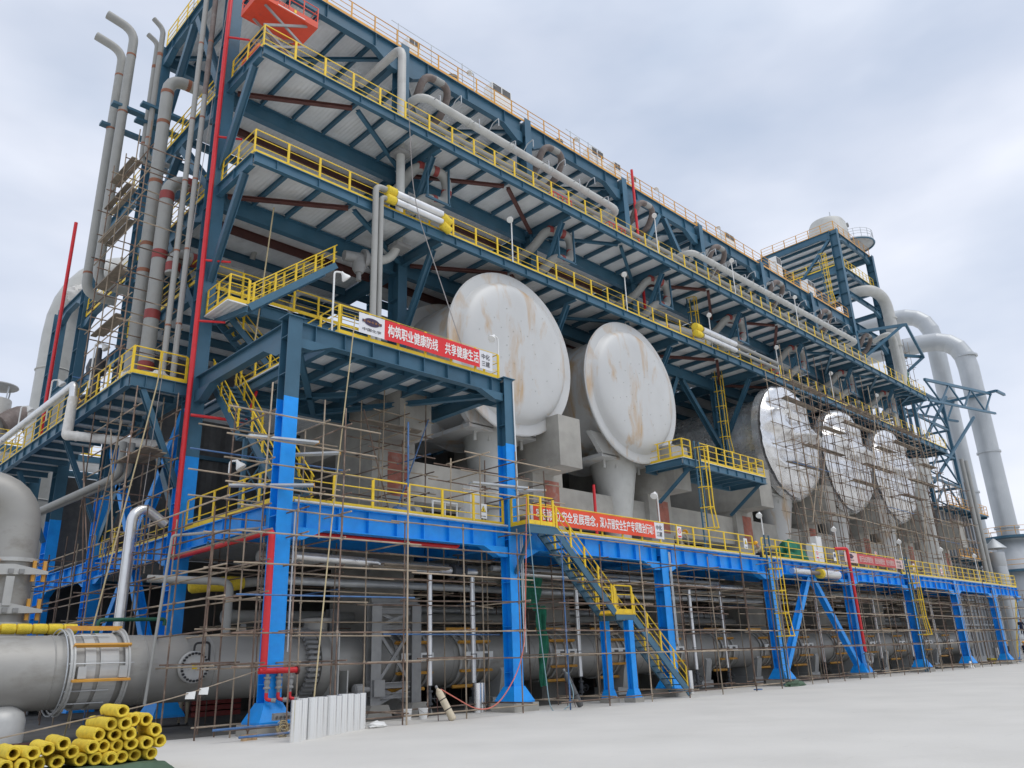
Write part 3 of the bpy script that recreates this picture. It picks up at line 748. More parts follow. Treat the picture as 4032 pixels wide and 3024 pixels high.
# ================================================================ pipes
def pipe(name, pts, r, label, m='grey_pipe', bend=None, bands=None, cat='pipe', group=None, n=14, bandm='red_band', bl=.22):
    pts = [V(p) for p in pts]
    c = pts[0]
    mb = MB().pipe(pts, r, bend if bend is not None else r * 3.0, n)
    if bands:
        T = thing(name, label, cat, c, group)
        part('pipe_run', mb, m, T, True)
        for p, d in bands:
            p, d = V(p), V(d).normalized()
            part('painted_band', MB().tube([p - d * bl, p + d * bl], r * 1.03, n), bandm, T, True)
        return T
    return single(name, mb, m, label, cat, c, group, smooth=True)
GV = 'vertical pipes on the side face'
def gooseneck(x, y, z0, ztop, r, label, tip=(-1.1, .0, .62)):
    t = V(tip)
    top = V((x, y, ztop - t.z))
    pts = [(x + 1.4, y, z0), (x, y, z0), tuple(top), tuple(top + t)]
    T = thing('vent_stack', label, 'vent pipe', (x, y, z0), GV)
    part('pipe_run', MB().pipe(pts, r, r * 3.4, 16, 7).tube([top + t * .98, top + t * .999], r * .86, 16), 'grey_pipe', T, True)
    part('dark_end_disc', MB().tube([top + t * 1.0, top + t * 1.004], r * .88, 16), 'dark_grey', T)  # dark disc stands in for the shade inside the pipe mouth
    for z in (z0 + 1.1, ztop - t.z - 1.6, (z0 + ztop) / 2 + 2):
        part('weld_band', MB().tube([(x, y, z - .05), (x, y, z + .05)], r * 1.04, 16), 'band_brown', T)
    part('clamp', MB().bar((x - .55, y, ztop - 5.4), (x + 1.9, y, ztop - 5.4), .4, .14), 'steel_blue', T)
    return T
gooseneck(-2.0, 17.0, 19.3, 34.4, .23, 'tall grey vent stack with bent tip, outer one of the thick pair', (-1.35, .3, .5))
gooseneck(-2.0, 15.4, 19.3, 34.7, .23, 'tall grey vent stack with bent tip, inner one of the thick pair', (-1.35, .3, .5))
gooseneck(-1.2, 13.4, 25.6, 33.9, .13, 'slim grey vent with bent tip, taller of the slim pair', (-.5, .1, .45))
gooseneck(-1.2, 14.0, 25.6, 33.3, .13, 'slim grey vent with bent tip, shorter of the slim pair', (-.5, .1, .35))
def vp(x, y, z0, z1, r, label, inx=2.6, bandz=(), gm='grey_pipe', foot_=True, bm_='red_band'):
    pts = [(x, y, z0), (x, y, z1), (x + inx, y, z1)]
    if foot_: pts = [(x + 1.2, y + .2, z0)] + pts
    return pipe('riser_pipe', pts, r, label, gm, r * 3.2, [((x, y, z), (0, 0, 1)) for z in bandz] + [((x + .9, y, z1), (1, 0, 0))], 'pipe', GV, 18, bm_, .09 if bm_ == 'band_brown' else .2)
vp(-1.45, 10.7, 12.9, 28.55, .28, 'thick grey riser pipe bending into the frame at the upper gallery level', 2.6, (27.6, 25.9, 22.7, 19.5, 18.2), bm_='band_brown')
vp(-1.25, 9.6, 12.9, 22.5, .30, 'thick grey riser pipe with dark red bands bending in at the lower gallery', 2.6, (21.5, 18.6, 15.8, 13.5))
vp(-.85, 9.0, 17.6, 18.55, .3, 'short grey branch pipe with red bands curving off the riser', 3.0, (17.9,), foot_=False)
for k, y in enumerate((8.35, 7.95)):
    T = thing('downpipe', ['slim grey downpipe beside the red fire main, nearer the side walkway', 'slim grey downpipe with a brown length, closest to the red fire main'][k], 'pipe', (-.95 + k * .25, y, 12.5), GV)
    x = -1.0 + k * .27
    part('pipe_run', MB().tube([(x, y, 12.45), (x, y, 37.5)], .115, 14), 'grey_pipe', T, True)
    for z in (15, 18.4, 21.8, 25.0, 29.2): part('weld_band', MB().tube([(x, y, z - .04), (x, y, z + .04)], .121, 14), 'band_brown', T)
    if k: part('brown_length', MB().tube([(x, y, 26.2), (x, y, 32.6)], .118, 14), 'brown_pipe', T)
# big pale vertical pipe through the galleries
T = thing('drain_riser', 'pale stained vertical pipe passing through both galleries in the first bay', 'pipe', (8.4, 5.6, 20))
part('pipe_run', MB().pipe([(8.4, 9.5, 32.9), (8.4, 5.6, 32.9), (8.4, 5.6, 21.2), (8.15, 5.9, 20.2), (7.2, 6.2, 19.9)], .22, .7, 18), 'pale_pipe', T, True)
for z in (Z3L - .75, Z2L - .75): part('clamp', MB().box(8.0, 5.2, z, 8.8, 6.0, z + .2), 'grey_iron', T)
v_ = part('valve_flange', MB().lathe((7.4, 6.15, 19.95), (-1, .15, -.1), [(.3, 0), (.46, 0), (.46, .14), (.3, .14), (.3, .5), (.46, .5), (.46, .66), (.25, .66), (.25, 1.6)], 24), 'grey_iron', T, True)
# pipe standing on the banner platform, running along the lower gallery rail
T = thing('insulated_pipe', 'grey pipe rising to the lower gallery rail with bright clad sleeve and yellow wool ends', 'pipe', (5.65, 3.66, ZP))
part('pipe_run', MB().pipe([(5.65, 3.66, ZP), (5.65, 3.66, 22.15), (6.4, 3.66, 22.15)], .14, .35, 16), 'grey_pipe', T, True)
part('pipe_run', MB().pipe([(5.95, 3.66, ZP), (5.95, 3.66, 21.7), (6.5, 3.66, 21.7)], .12, .35, 14), 'grey_pipe', T, True)
for z, r in ((22.15, .20), (21.75, .17)):
    part('clad_sleeve', MB().lathe((6.75, 3.66, z), (1, 0, 0), [(r - .01, 0), (r, 0), (r, 2.7), (r - .01, 2.7)], 18), 'alum_clad', T, True)
    part('wool_end', MB().lathe((6.2, 3.66, z), (1, 0, 0), [(r * .8, 0), (r * 1.25, .04), (r * 1.2, .5), (r * .8, .55)], 16), 'glasswool', T, True)
    part('wool_end', MB().lathe((9.45, 3.66, z - .12), (1, .1, -.3), [(r * .8, 0), (r * 1.2, .04), (r * 1.2, .55), (r * .8, .58)], 16), 'glasswool', T, True)
T = thing('insulated_pipe', 'pair of bright clad pipes on the lower gallery rail above the foil tanks', 'pipe', (31.5, 3.66, Z2L))
for z, r in ((22.3, .22), (21.85, .18)):
    part('clad_sleeve', MB().lathe((32.0, 3.66, z), (1, 0, 0), [(r, 0), (r, 4.2)], 18), 'alum_clad', T, True)
    part('bare_length', MB().pipe([(36.2, 3.66, z), (42.5, 3.66, z), (42.5, 4.9, z - .05)], r * .62, .4, 14), 'grey_pipe', T, True)
    part('wool_end', MB().lathe((31.1, 3.66, z), (1, 0, 0), [(r * .6, 0), (r * 1.2, .05), (r * 1.2, .6), (r * .9, .8)], 16), 'glasswool', T, True)
# roof pipes along the upper gallery
for (x0, x1, z0, z1), lb in zip(((10.2, 27.6, 31.25, 30.9), (36.3, 66.4, 30.9, 31.2)), ('long pale header pipe below the roof edge over the white tanks', 'long pale header pipe below the roof edge over the foil tanks')):
    T = thing('roof_header', lb, 'pipe', (x0, 6.35, z0))
    part('pipe_run', MB().pipe([(x0, 9.3, z0 - .1), (x0, 6.35, z0), (x1, 6.35, z1), (x1, 9.3, z1 - .3)], .24, .8, 18), 'pale_pipe', T, True)
    n = int((x1 - x0) / 3)
    for k in range(1, n):
        x = x0 + (x1 - x0) * k / n; z = z0 + (z1 - z0) * k / n
        part('coupling', MB().lathe((x - .07, 6.35, z), (1, 0, 0), [(.245, 0), (.275, .02), (.275, .12), (.245, .14)], 16), 'pale_pipe', T)
    n = int((x1 - x0) / 1.55)
    for k in range(n):
        x = x0 + .8 + (x1 - x0 - 1.5) * k / n; z = z0 + (z1 - z0) * k / n + .26
        part('drip_spout', MB().pipe([(x, 6.35, z), (x, 6.0, z + .35), (x, 5.5, z + .42), (x, 5.5, z - .12)] if k % 2 else [(x, 6.5, z - .25), (x, 5.6, z - .35), (x, 5.6, z - .95)], .028, .08, 6, 2), 'galv', T)
    for k in range(8):
        xx = X[k] + .2
        if x0 < xx < x1: part('pipe_support', MB().bar((xx, Y1 - .4, z0 - 1.2), (xx, 6.3, z0 - .25), .12, .16), 'grey_iron', T)
# smaller lines under that pipe
for k, (y, z, r) in enumerate(((6.9, 30.2, .13), (7.05, 29.9, .09), (6.8, 29.6, .07))):
    pipe('service_line', [(9.5, y, z), (70, y, z)], r, ['upper', 'middle', 'lower'][k] + ' slim grey service line hung below the roof header pipe', 'grey_pipe', n=8)
# expansion loops below roof and below upper gallery
for i in range(1, 8):
    x = X[i] + 1.0
    which = ['first', 'second', 'third', 'fourth', 'fifth', 'sixth', 'seventh'][i - 1]
    T = thing('expansion_loop', 'brown pipe loop poking out under the roof edge, %s along from the pale riser' % which, 'pipe loop', (x, Y1, 32), 'brown loops under the roof edge')
    part('pipe_run', MB().pipe([(x, 10.5, 31.6), (x, 7.6, 31.6), (x + .05, 6.7, 33.2), (x + 1.9, 6.7, 33.2), (x + 2.0, 7.6, 31.8), (x + 2.0, 10.5, 31.6)], .22, .7, 16), 'brown_pipe', T, True)
    part('grey_length', MB().tube([(x + .75, 6.7, 33.2), (x + 1.35, 6.7, 33.2)], .225, 16), 'grey_pipe', T)
    x = X[i] - .6
    T = thing('expansion_loop', 'grey pipe loop with red bands under the upper gallery, %s along from the pale riser' % which, 'pipe loop', (x, 5.6, 24), 'red banded loops under the upper gallery')
    big = i == 4
    x1 = x + (1.9 if not big else 1.9)
    part('pipe_run', MB().pipe([(x, 9.5, 24.6), (x, 6.6, 25.0), (x + .3, 5.7, 26.0), (x1, 5.4, 26.0), (x1 + .35, 5.5, 25.4), (x1 + .2, 5.6, 24.4), (x1 - 1.2, 5.6, 24.2), (x1 - 1.4, 6.2, 23.6), (x1 - 1.4, 9.5, 23.6)], .27, .6, 18), 'grey_pipe', T, True)
    for p, d in (((x + .55, 5.66, 26.0), (1, -.18, 0)), ((x1 - .5, 5.47, 26.0), (1, -.18, 0)), ((x1 - .55, 5.6, 24.31), (1, 0, .15)), ((x1 + .3, 5.55, 25.0), (.1, -.1, 1))):
        d = V(d).normalized(); p = V(p)
        part('painted_band', MB().tube([p - d * .13, p + d * .13], .282, 18), 'red_band', T, True)
    part('hanger_frame', MB().bar((x1 + .1, 5.1, Z3L - .5), (x1 + .1, 5.1, 24.0), .08, .1).bar((x1 - 1.3, 5.1, 25.6), (x1 - 1.3, 5.1, 24.0), .08, .1).bar((x1 - 1.4, 5.1, 24.0), (x1 + .2, 5.1, 24.0), .1, .12), 'steel_blue', T)
pipe('branch_pipe', [(29.9, 9, 22.9), (29.9, 5.9, 22.9), (35.9, 5.7, 23.4), (36.0, 5.7, 22.9), (33.6, 5.8, 22.6), (33.6, 9, 22.6)], .3, 'long grey branch pipe with red bands above the caged ladder', 'grey_pipe', .8,
     [((31, 5.87, 22.98), (1, 0, .08)), ((35.2, 5.73, 23.34), (1, 0, .08))], bl=.15)
# interior pipework between levels
rnd = random.Random(5)
kinds = ('grey_pipe', 'grey_pipe', 'pale_pipe', 'brown_pipe')
for k in range(22):
    lev = [(28.0, 30.2), (22.2, 24.5), (18.0, 20.0), (31.5, 33.5)][k % 4]
    z = rnd.uniform(*lev); y = rnd.uniform(8.4, 15.2); x0 = rnd.uniform(1, 50); ln = rnd.uniform(8, 22); r = rnd.choice((.1, .14, .2, .3))
    x1 = min(77, x0 + ln)
    dy = rnd.choice((-1, 1)) * .8
    pipe('process_pipe', [(x0, y + dy, z - 1.5), (x0, y, z), (x1, y, z), (x1, y + dy, z - 1.4)], r,
         '%s process pipe, %s of the pipes inside the frame %s' % (['grey', 'dull grey', 'pale', 'brown'][kinds.index(kinds[k % 4]) if k % 4 != 1 else 1], (ORD + ['fifteenth', 'sixteenth', 'seventeenth', 'eighteenth', 'nineteenth', 'twentieth', 'twenty-first', 'twenty-second'])[k // 4], ['above the upper gallery', 'above the lower gallery', 'behind the tanks', 'under the roof'][k % 4]), kinds[k % 4], .5, group='process pipes inside the frame', n=10)
# lower level pipework under the deck
for k in range(9):
    z = (5.35, 5.15, 4.9, 4.6, 5.5, 3.6, 4.0, 5.0, 3.2)[k]; y = (2.2, 1.9, 2.6, 3.2, 4.2, 6.6, 7.2, 6.8, 8.0)[k]; r = (.12, .12, .1, .14, .2, .25, .2, .16, .3)[k]
    x0 = (10.8, 11.2, 10.5, 2.0, 1.5, 1.5, 9, 20, 3)[k]; x1 = (28, 30, 44, 40, 66, 70, 66, 72, 50)[k]
    pipe('service_pipe', [(x0, y, z), (x1, y, z)], r, '%s of the level pipes slung under the blue deck, counted from the top front' % ORD[k], ('galv', 'alum_clad', 'grey_pipe', 'galv', 'pale_pipe', 'grey_pipe', 'galv', 'alum_clad', 'grey_pipe')[k], group='level pipes slung under the deck', n=10)
pipe('clad_pipe', [(1.4, 1.5, 5.2), (4.6, 1.5, 5.15), (4.7, 1.5, 5.08), (8.0, 1.5, 5.05)], .15, 'shiny clad pipe under the first deck bay', 'alum_clad', .1, n=16)
T = thing('valve_cluster', 'dark flanged valve cluster at the end of the shiny clad pipe', 'valve', (8.4, 1.5, 5))
part('valve_body', MB().lathe((8.05, 1.5, 5.05), (1, 0, 0), [(.14, 0), (.27, .02), (.27, .1), (.16, .1), (.2, .3), (.16, .5), (.27, .5), (.27, .6), (.14, .62)], 16), 'dark_iron', T, True)
part('hand_wheel', MB().ring((8.4, 1.5, 5.65), (0, 0, 1), .2, .02, 16).tube([(8.4, 1.5, 5.2), (8.4, 1.5, 5.65)], .03, 6), 'dark_iron', T)
part('outlet', MB().tube([(8.65, 1.5, 5.05), (9.3, 1.5, 5.05)], .12, 14), 'alum_clad', T, True)
# upright shiny pipes with valves at their feet
for k, x in enumerate((7.0, 9.1, 15.15, 23.9, 26.85, 33.0, 37.9, 43.5, 46.6, 52.4, 57.8, 62.6)):
    T = thing('steam_leg', '%s shiny upright drain pipe along the header pipe' % ORD[k], 'pipe', (x, 1.5, 0), 'shiny upright drain pipes')
    part('clad_sleeve', MB().tube([(x, 1.5, 1.0), (x, 1.5, 4.9)], .10, 14), 'alum_clad', T, True)
    part('valve', MB().lathe((x, 1.5, .35), (0, 0, 1), [(.05, -.3), (.05, 0), (.12, 0), (.12, .06), (.07, .1), (.09, .25), (.07, .4), (.12, .42), (.12, .48), (.05, .5), (.05, .66)], 12).ring((x + .3, 1.5, .55), (1, 0, 0), .13, .015, 12).tube([(x, 1.5, .55), (x + .3, 1.5, .55)], .02, 6).pipe([(x, 1.5, .25), (x - .45, 1.5, .25), (x - .45, 1.5, .03)], .05, .1, 8), 'dark_iron', T, True)
    for z in (2.0, 3.4): part('band', MB().tube([(x, 1.5, z), (x, 1.5, z + .03)], .103, 14), 'dark_iron', T)
# grey pipe standing on the header, and yellow wool wrapped line
pipe('branch_pipe', [(.6, 4.3, 2.8), (.6, 4.3, 4.6), (-1.6, 5.8, 4.75)], .13, 'bare grey pipe standing on the header pipe behind the corner column', 'grey_pipe', .35, n=14)
T = thing('wrapped_line', 'pipe wrapped in yellow wool in the gloom above the header', 'pipe', (.2, 6, 4.8))
part('wool_sleeve', MB().lathe((.0, 6.2, 4.6), (1, -.12, .08), [(.2, 0), (.27, .1), (.24, .8), (.28, 1.4), (.22, 1.9)], 14), 'glasswool', T, True)
part('bare_length', MB().tube([(1.8, 6.0, 4.75), (3.4, 5.8, 4.9)], .17, 12), 'grey_pipe', T, True)
# yellow wrapped line lying behind the header at the frame edge
T = thing('wrapped_line', 'yellow wool wrapped line lying just behind the header pipe', 'pipe', (-8, 6.0, 2.9))
wm = MB()
for k in range(14): wm.lathe((-9.5 + k * .42, 5.6, 3.12), (1, 0, 0), [(.10, 0), (.15, .03), (.155, .2), (.15, .39), (.10, .415)], 12)
part('wool_sleeve', wm, 'glasswool', T, True)
pipe('green_line', [(-3.3, 4.8, 2.6), (-3.3, 4.8, 3.35), (-1.2, 5.0, 3.4), (-1.2, 5.0, 3.2)], .06, 'dark green pipe above the expansion joint', 'green_pipe', .15, n=10)
pipe('clad_riser', [(-2.2, 6.2, 2.7), (-2.2, 6.2, 6.9), (-1.8, 6.3, 7.2), (-1.0, 6.4, 6.7)], .17, 'shiny clad riser standing behind the expansion joint', 'alum_clad', .35, n=16)

# side walkway pipes
pipe('clad_rail_pipe', [(-2.95, 31, 13.35), (-2.95, 12.7, 13.25), (-2.95, 12.6, 12.6)], .16, 'long shiny pipe running outside the side walkway rail', 'alum_clad', .2, n=16)
T = thing('lagged_pipe', 'pipe lagged in white wool dropping below the side walkway', 'pipe', (-2.95, 12.6, 11))
wm = MB().pipe([(-2.95, 12.6, 12.65), (-2.95, 12.6, 11.0), (-2.9, 12.4, 10.98), (.3, 10.2, 10.55)], .2, .12, 16)
wm.v = [(a + .035 * mnoise.noise(V((a * 4, b * 4, c * 4))), b + .035 * mnoise.noise(V((a * 4 + 9, b * 4, c * 4))), c + .035 * mnoise.noise(V((a * 4, b * 4 + 7, c * 4)))) for a, b, c in wm.v]
part('wool_lagging', wm, 'white_wool', T, True)
for k in range(4):
    p = lerp((-2.7, 12.3, 10.96), (.2, 10.3, 10.56), k / 3.5); d = V((3.2, -2.2, -.43)).normalized()
    part('tie_band', MB().tube([p, p + d * .05], .215, 14), 'white_wool', T)
for k in range(2):
    pipe('slim_pipe', [(-1.8 + k * .3, 9.3, 10.2), (-1.8 + k * .3, 9.3, 8.9), (-4.2, 13.2, 7.4), (-4.2, 13.2, 5.8)], .14, 'sloping grey pipe under the side walkway, ' + ['lower', 'upper'][k] + ' of two', 'grey_pipe', .4, n=12)
# large vertical pipe with restraint at the frame edge
LX, LY = -5.15, 8.0
T = thing('hinged_riser', 'big vertical steel pipe with elbow and hinged restraint plates at the picture edge', 'pipe', (LX, LY, 0))
part('pipe_run', MB().pipe([(LX, LY, 1.2), (LX, LY, 7.6), (LX - 4.5, LY + .5, 7.7)], .66, 1.3, 32, 8), 'header_steel', T, True)
for z in (5.35, 3.35): part('flange_ring', MB().hoop((LX, LY, z), (0, 0, 1), .76, .6, .12, 32), 'header_light', T)
for z in (4.95, 3.75):
    p = part('restraint_plate', MB()._add([(LX - .9, LY - .78, z - .12), (LX + .9, LY - .78, z - .05), (LX + .9, LY - .78, z + .05), (LX - .1, LY - .78, z + .24), (LX - .9, LY - .78, z + .2), (LX - .9, LY - .70, z - .12), (LX + .9, LY - .70, z - .05), (LX + .9, LY - .70, z + .05), (LX - .1, LY - .70, z + .24), (LX - .9, LY - .70, z + .2)], [(0, 1, 2, 3, 4), (9, 8, 7, 6, 5), (0, 5, 6, 1), (1, 6, 7, 2), (2, 7, 8, 3), (3, 8, 9, 4), (4, 9, 5, 0)]), 'header_light', T)
    part('pin_boss', MB().box(LX - .25, LY - .84, z - .06, LX - .1, LY - .79, z + .08).box(LX + .05, LY - .84, z - .06, LX + .2, LY - .79, z + .08), 'grey_iron', p)
    for dx in (-.6, .45, .75):
        part('yellow_lug', MB().box(LX + dx, LY - .69, z - .28, LX + dx + .1, LY - .58, z + .38), 'orange_yellow', T)
part('link_bar', MB().box(LX - .28, LY - .84, 3.9, LX - .05, LY - .785, 4.8), 'header_light', T)

# red fire main on the corner
T = thing('fire_main', 'red fire main climbing the tall corner column, with hose valves at its foot', 'fire pipe', (-.45, -.5, 0))
part('pipe_run', MB().pipe([(-.42, 6.95, 37), (-.42, 6.95, 5.62), (-.42, -.36, 5.62), (-.42, -.36, 1.72)], .10, .22, 14), 'red', T, True)
part('manifold', MB().tube([(-.55, -.36, 1.70), (.62, -.36, 1.70)], .085, 14), 'red', T, True)
part('end_flange', MB().lathe((.62, -.36, 1.70), (1, 0, 0), [(.13, 0), (.13, .05)], 12), 'primer', T)
for x in (-.28, .08, .44):
    v = part('hose_valve', MB().lathe((x, -.36, 1.62), (0, 0, -1), [(.05, 0), (.05, .08), (.1, .08), (.1, .13), (.06, .13), (.09, .22), (.06, .33), (.1, .36), (.1, .40), (.05, .41), (.05, .5)], 12), 'grey_iron', T, True)
    part('red_elbow', MB().pipe([(x, -.36, 1.12), (x, -.36, .95), (x + .12, -.42, .92)], .05, .07, 10), 'red', v, True)
    part('coupling', MB().lathe((x + .12, -.42, .92), (1, -.5, -.1), [(.06, 0), (.065, .12), (.045, .13)], 12), 'grey_iron', v, True)
for z in (14.9, 17.6, 23.6, 29): part('stub', MB().tube([(-.42, 6.95, z), (.5, 6.4, z)], .05, 8), 'red', T)
for y in (1.5, 4.0): part('hanger', MB().box(-.45, y, 5.62, -.39, y + .06, 5.85), 'steel_blue', T)
pipe('fire_branch', [(.3, .6, 5.80), (7.65, .6, 5.80), (7.65, .6, 6.3)], .075, 'red fire pipe hung below the first deck girder', 'red', .2, n=12)
pipe('fire_branch', [(-.3, 6.9, 11.0), (1.6, 6.2, 10.9), (1.9, 6.1, 12.2)], .06, 'short red fire pipe leaving the corner column', 'red', .15, n=10)
pipe('fire_riser', [(-1.2, 24.4, 26.9), (-1.2, 24.4, 13)], .10, 'red riser beside the far side column with a flanged top', 'red', n=12)
pipe('fire_riser', [(30.5, 7.0, 35.9), (30.5, 7.0, 21.5)], .10, 'red riser crossing the roof edge above the braced bay', 'red', n=12)
pipe('fire_riser', [(38.6, .0, 7.75), (39.35, -.45, 7.75), (39.5, -.45, 1.5)], .10, 'red riser at the foot of the braced bay column', 'red', .15, n=12)
pipe('fire_riser', [(20.4, 4.4, 10.4), (20.4, 4.4, 6.65)], .08, 'red pipe standing behind the deck rail between concrete piers', 'red', n=10)
T = thing('foam_valve', 'grey valve group below the red riser at the braced bay', 'valve', (39.6, -.6, 0))
part('valve_body', MB().pipe([(39.4, -.5, 1.45), (39.45, -.5, .9), (39.9, -.6, .85), (40.0, -.6, 1.4)], .09, .2, 10), 'grey_iron', T, True)
part('flange', MB().lathe((39.45, -.5, 1.35), (0, 0, 1), [(.17, 0), (.17, .06)], 12).lathe((40.0, -.6, 1.3), (0, 0, 1), [(.17, 0), (.17, .06)], 12), 'grey_iron', T)
part('stand', MB().box(39.42, -.54, 0, 39.5, -.46, .85), 'grey_iron', T)
T = thing('insulated_stub', 'shiny clad pipe stub with yellow wool collar on the braced bay girder', 'pipe', (33.5, -.5, 6.0))
part('clad_sleeve', MB().lathe((31.6, -.42, 6.0), (1, 0, 0), [(.17, 0), (.17, 2.0)], 18), 'alum_clad', T, True)
part('clad_sleeve', MB().lathe((35.2, -.42, 6.0), (1, 0, 0), [(.27, 0), (.27, 2.2)], 18), 'alum_clad', T, True)
part('bare_length', MB().tube([(33.6, -.42, 6.0), (35.2, -.42, 6.0)], .12, 14), 'brown_pipe', T, True)
part('wool_collar', MB().lathe((34.9, -.42, 6.0), (1, 0, 0), [(.2, 0), (.3, .05), (.3, .3), (.2, .35)], 16), 'glasswool', T, True)
# ================================================================ handrails
e = .05
railing('yellow handrail along the front edge of the lower gallery', [(0, Y1 - .6, Z2L), (0, GY + e, Z2L), (79.25, GY + e, Z2L), (79.25, Y1, Z2L)], sp=1.5)
railing('yellow handrail along the front edge of the upper gallery', [(0, Y1 - .6, Z3L), (0, GY + e, Z3L), (76.25, GY + e, Z3L), (76.25, Y1, Z3L)], sp=1.5)
railing('faded orange handrail along the front roof edge', [(.3, Y1 - .1, ZR), (X[7] - .5, Y1 - .1, ZR)], m='orange_yellow', sp=1.5, post_w=.08)
railing('yellow handrail along the side of the roof', [(-.1, Y1 + .6, ZR), (-.1, Y2 - .5, ZR)], sp=1.4)
railing('yellow handrail on the side face at the upper gallery level', [(-.1, Y1 + .6, Z3L), (-.1, Y2 - .5, Z3L)], sp=1.4)
railing('yellow handrail on the side face at the lower gallery level', [(-.1, Y1 + .6, Z2L), (-.1, Y2 - .5, Z2L)], sp=1.4)
railing('yellow handrail on the low annex roof beside the vent stacks', [(-.1, Y2 + .5, Z3L - .3), (-.1, Y3 - .5, Z3L - .3)], sp=1.3)
railing('yellow handrail on the annex behind the side scaffold', [(-.1, Y2 + .5, 20.9), (-.1, Y3 - .6, 20.9)], sp=1.3)
railing('yellow handrail on the side face at mid height behind the pipes', [(-.1, Y1 + .6, 17.2), (-.1, Y2 - .5, 17.2)], sp=1.4)
railing('faded orange handrail round the top of the stair tower', [(X[7], Y2 - .4, ZT), (X[7], Y1 - .1, ZT), (X[8], Y1 - .1, ZT), (X[8], Y2, ZT)], m='orange_yellow', sp=1.4, post_w=.09)
railing('yellow handrail inside the stair tower below its top', [(X[7], Y2 - .6, 41.45), (X[7], Y1 + .5, 41.45)], sp=1.5)
railing('yellow handrail on the front of the stair tower below its top', [(X[7] + .4, Y1 - .05, 41.45), (X[8] - .4, Y1 - .05, 41.45)], sp=1.0)
railing('yellow handrail of the banner platform', [(1.8, 7.4, ZP), (1.8, .04, ZP), (9.45, .04, ZP), (9.45, .9, ZP)], sp=1.28)
railing('yellow handrail on the blue deck between the two tallest front columns', [(.32, -.02, ZD + .03), (9.4, -.02, ZD + .03)], sp=1.5)
railing('yellow handrail on the blue deck behind the orange banner', [(11.1, -.02, ZD + .03), (28.3, -.02, ZD + .03)], sp=1.43)
railing('yellow handrail on the blue deck between the two caged deck ladders', [(29.3, -.02, ZD + .03), (48.0, -.02, ZD + .03)], sp=1.5)
railing('yellow handrail on the far end of the blue deck', [(49.1, -.02, ZD + .03), (77.1, -.02, ZD + .03), (77.1, 6, ZD + .03)], sp=1.5)
railing('yellow handrail on the side edge of the blue deck by the corner column', [(-.04, .3, ZD + .03), (-.04, Y1 - .6, ZD + .03)], sp=1.2)
railing('yellow handrail on the side edge of the blue deck behind the raking braces', [(-.04, Y1 + .6, ZD + .03), (-.04, Y2 - .6, ZD + .03)], sp=1.5)
railing('yellow handrail round the side walkway', [(-.4, SY0 + .04, ZS), (SX + .02, SY0 + .04, ZS), (SX + .02, SY1, ZS)], sp=1.3)
railing('yellow handrail deep inside the frame above the upper gallery', [(1, 9.4, Z3L + .02), (9, 9.4, Z3L + .02)], sp=1.4)
railing('yellow handrail deep inside the frame above the lower gallery', [(1, 9.2, Z2L + .02), (8.8, 9.2, Z2L + .02), (8.8, 13, Z2L + .02)], sp=1.4)
railing('yellow handrail on the inner floor behind the corner column', [(.4, Y1 + .05, 16.82), (9.0, Y1 + .05, 16.82)], sp=1.3)
railing('yellow handrail deep on the deck behind the concrete tie beams', [(11, 9.0, ZD + .05), (40, 9.0, ZD + .05)], sp=1.6)

# caged ladder platform between tank and braced bay
CP = thing('ladder_platform', 'small blue platform with yellow rails fixed to the concrete piers below the tanks', 'platform', (25.5, 2, 12.2))
ibeam('edge_beam', CP, (25.5, 2.0, 11.97), (34.7, 2.0, 11.97), .18, .4, stiff=1.0)
ibeam('edge_beam', CP, (25.5, 2.1, 11.97), (25.5, 4.6, 11.97), .18, .4)
ibeam('edge_beam', CP, (34.7, 2.1, 11.97), (34.7, 4.6, 11.97), .18, .4)
ibeam('edge_beam', CP, (25.6, 4.6, 11.97), (34.6, 4.6, 11.97), .18, .4)
for k in range(1, 9): ibeam('joist', CP, (25.5 + k * 1.02, 2.12, 12.0), (25.5 + k * 1.02, 4.5, 12.0), .1, .24)
part('deck_panel', MB().box(25.45, 1.96, 12.17, 34.75, 4.68, 12.21), 'deck_sheet', CP)
for x in (26.4, 34.2): ibeam('strut', CP, (x, 2.2, 11.75), (x, 4.5, 10.3 - .2), .16, .16, up=(1, 0, 0))
railing('yellow handrail round the small ladder platform below the tanks', [(25.55, 4.5, 12.21), (25.55, 2.02, 12.21), (26.4, 2.02, 12.21)], sp=.9)
railing('yellow handrail along the front of the small ladder platform past the cage', [(27.3, 2.02, 12.21), (34.66, 2.02, 12.21), (34.66, 4.5, 12.21)], sp=.95)
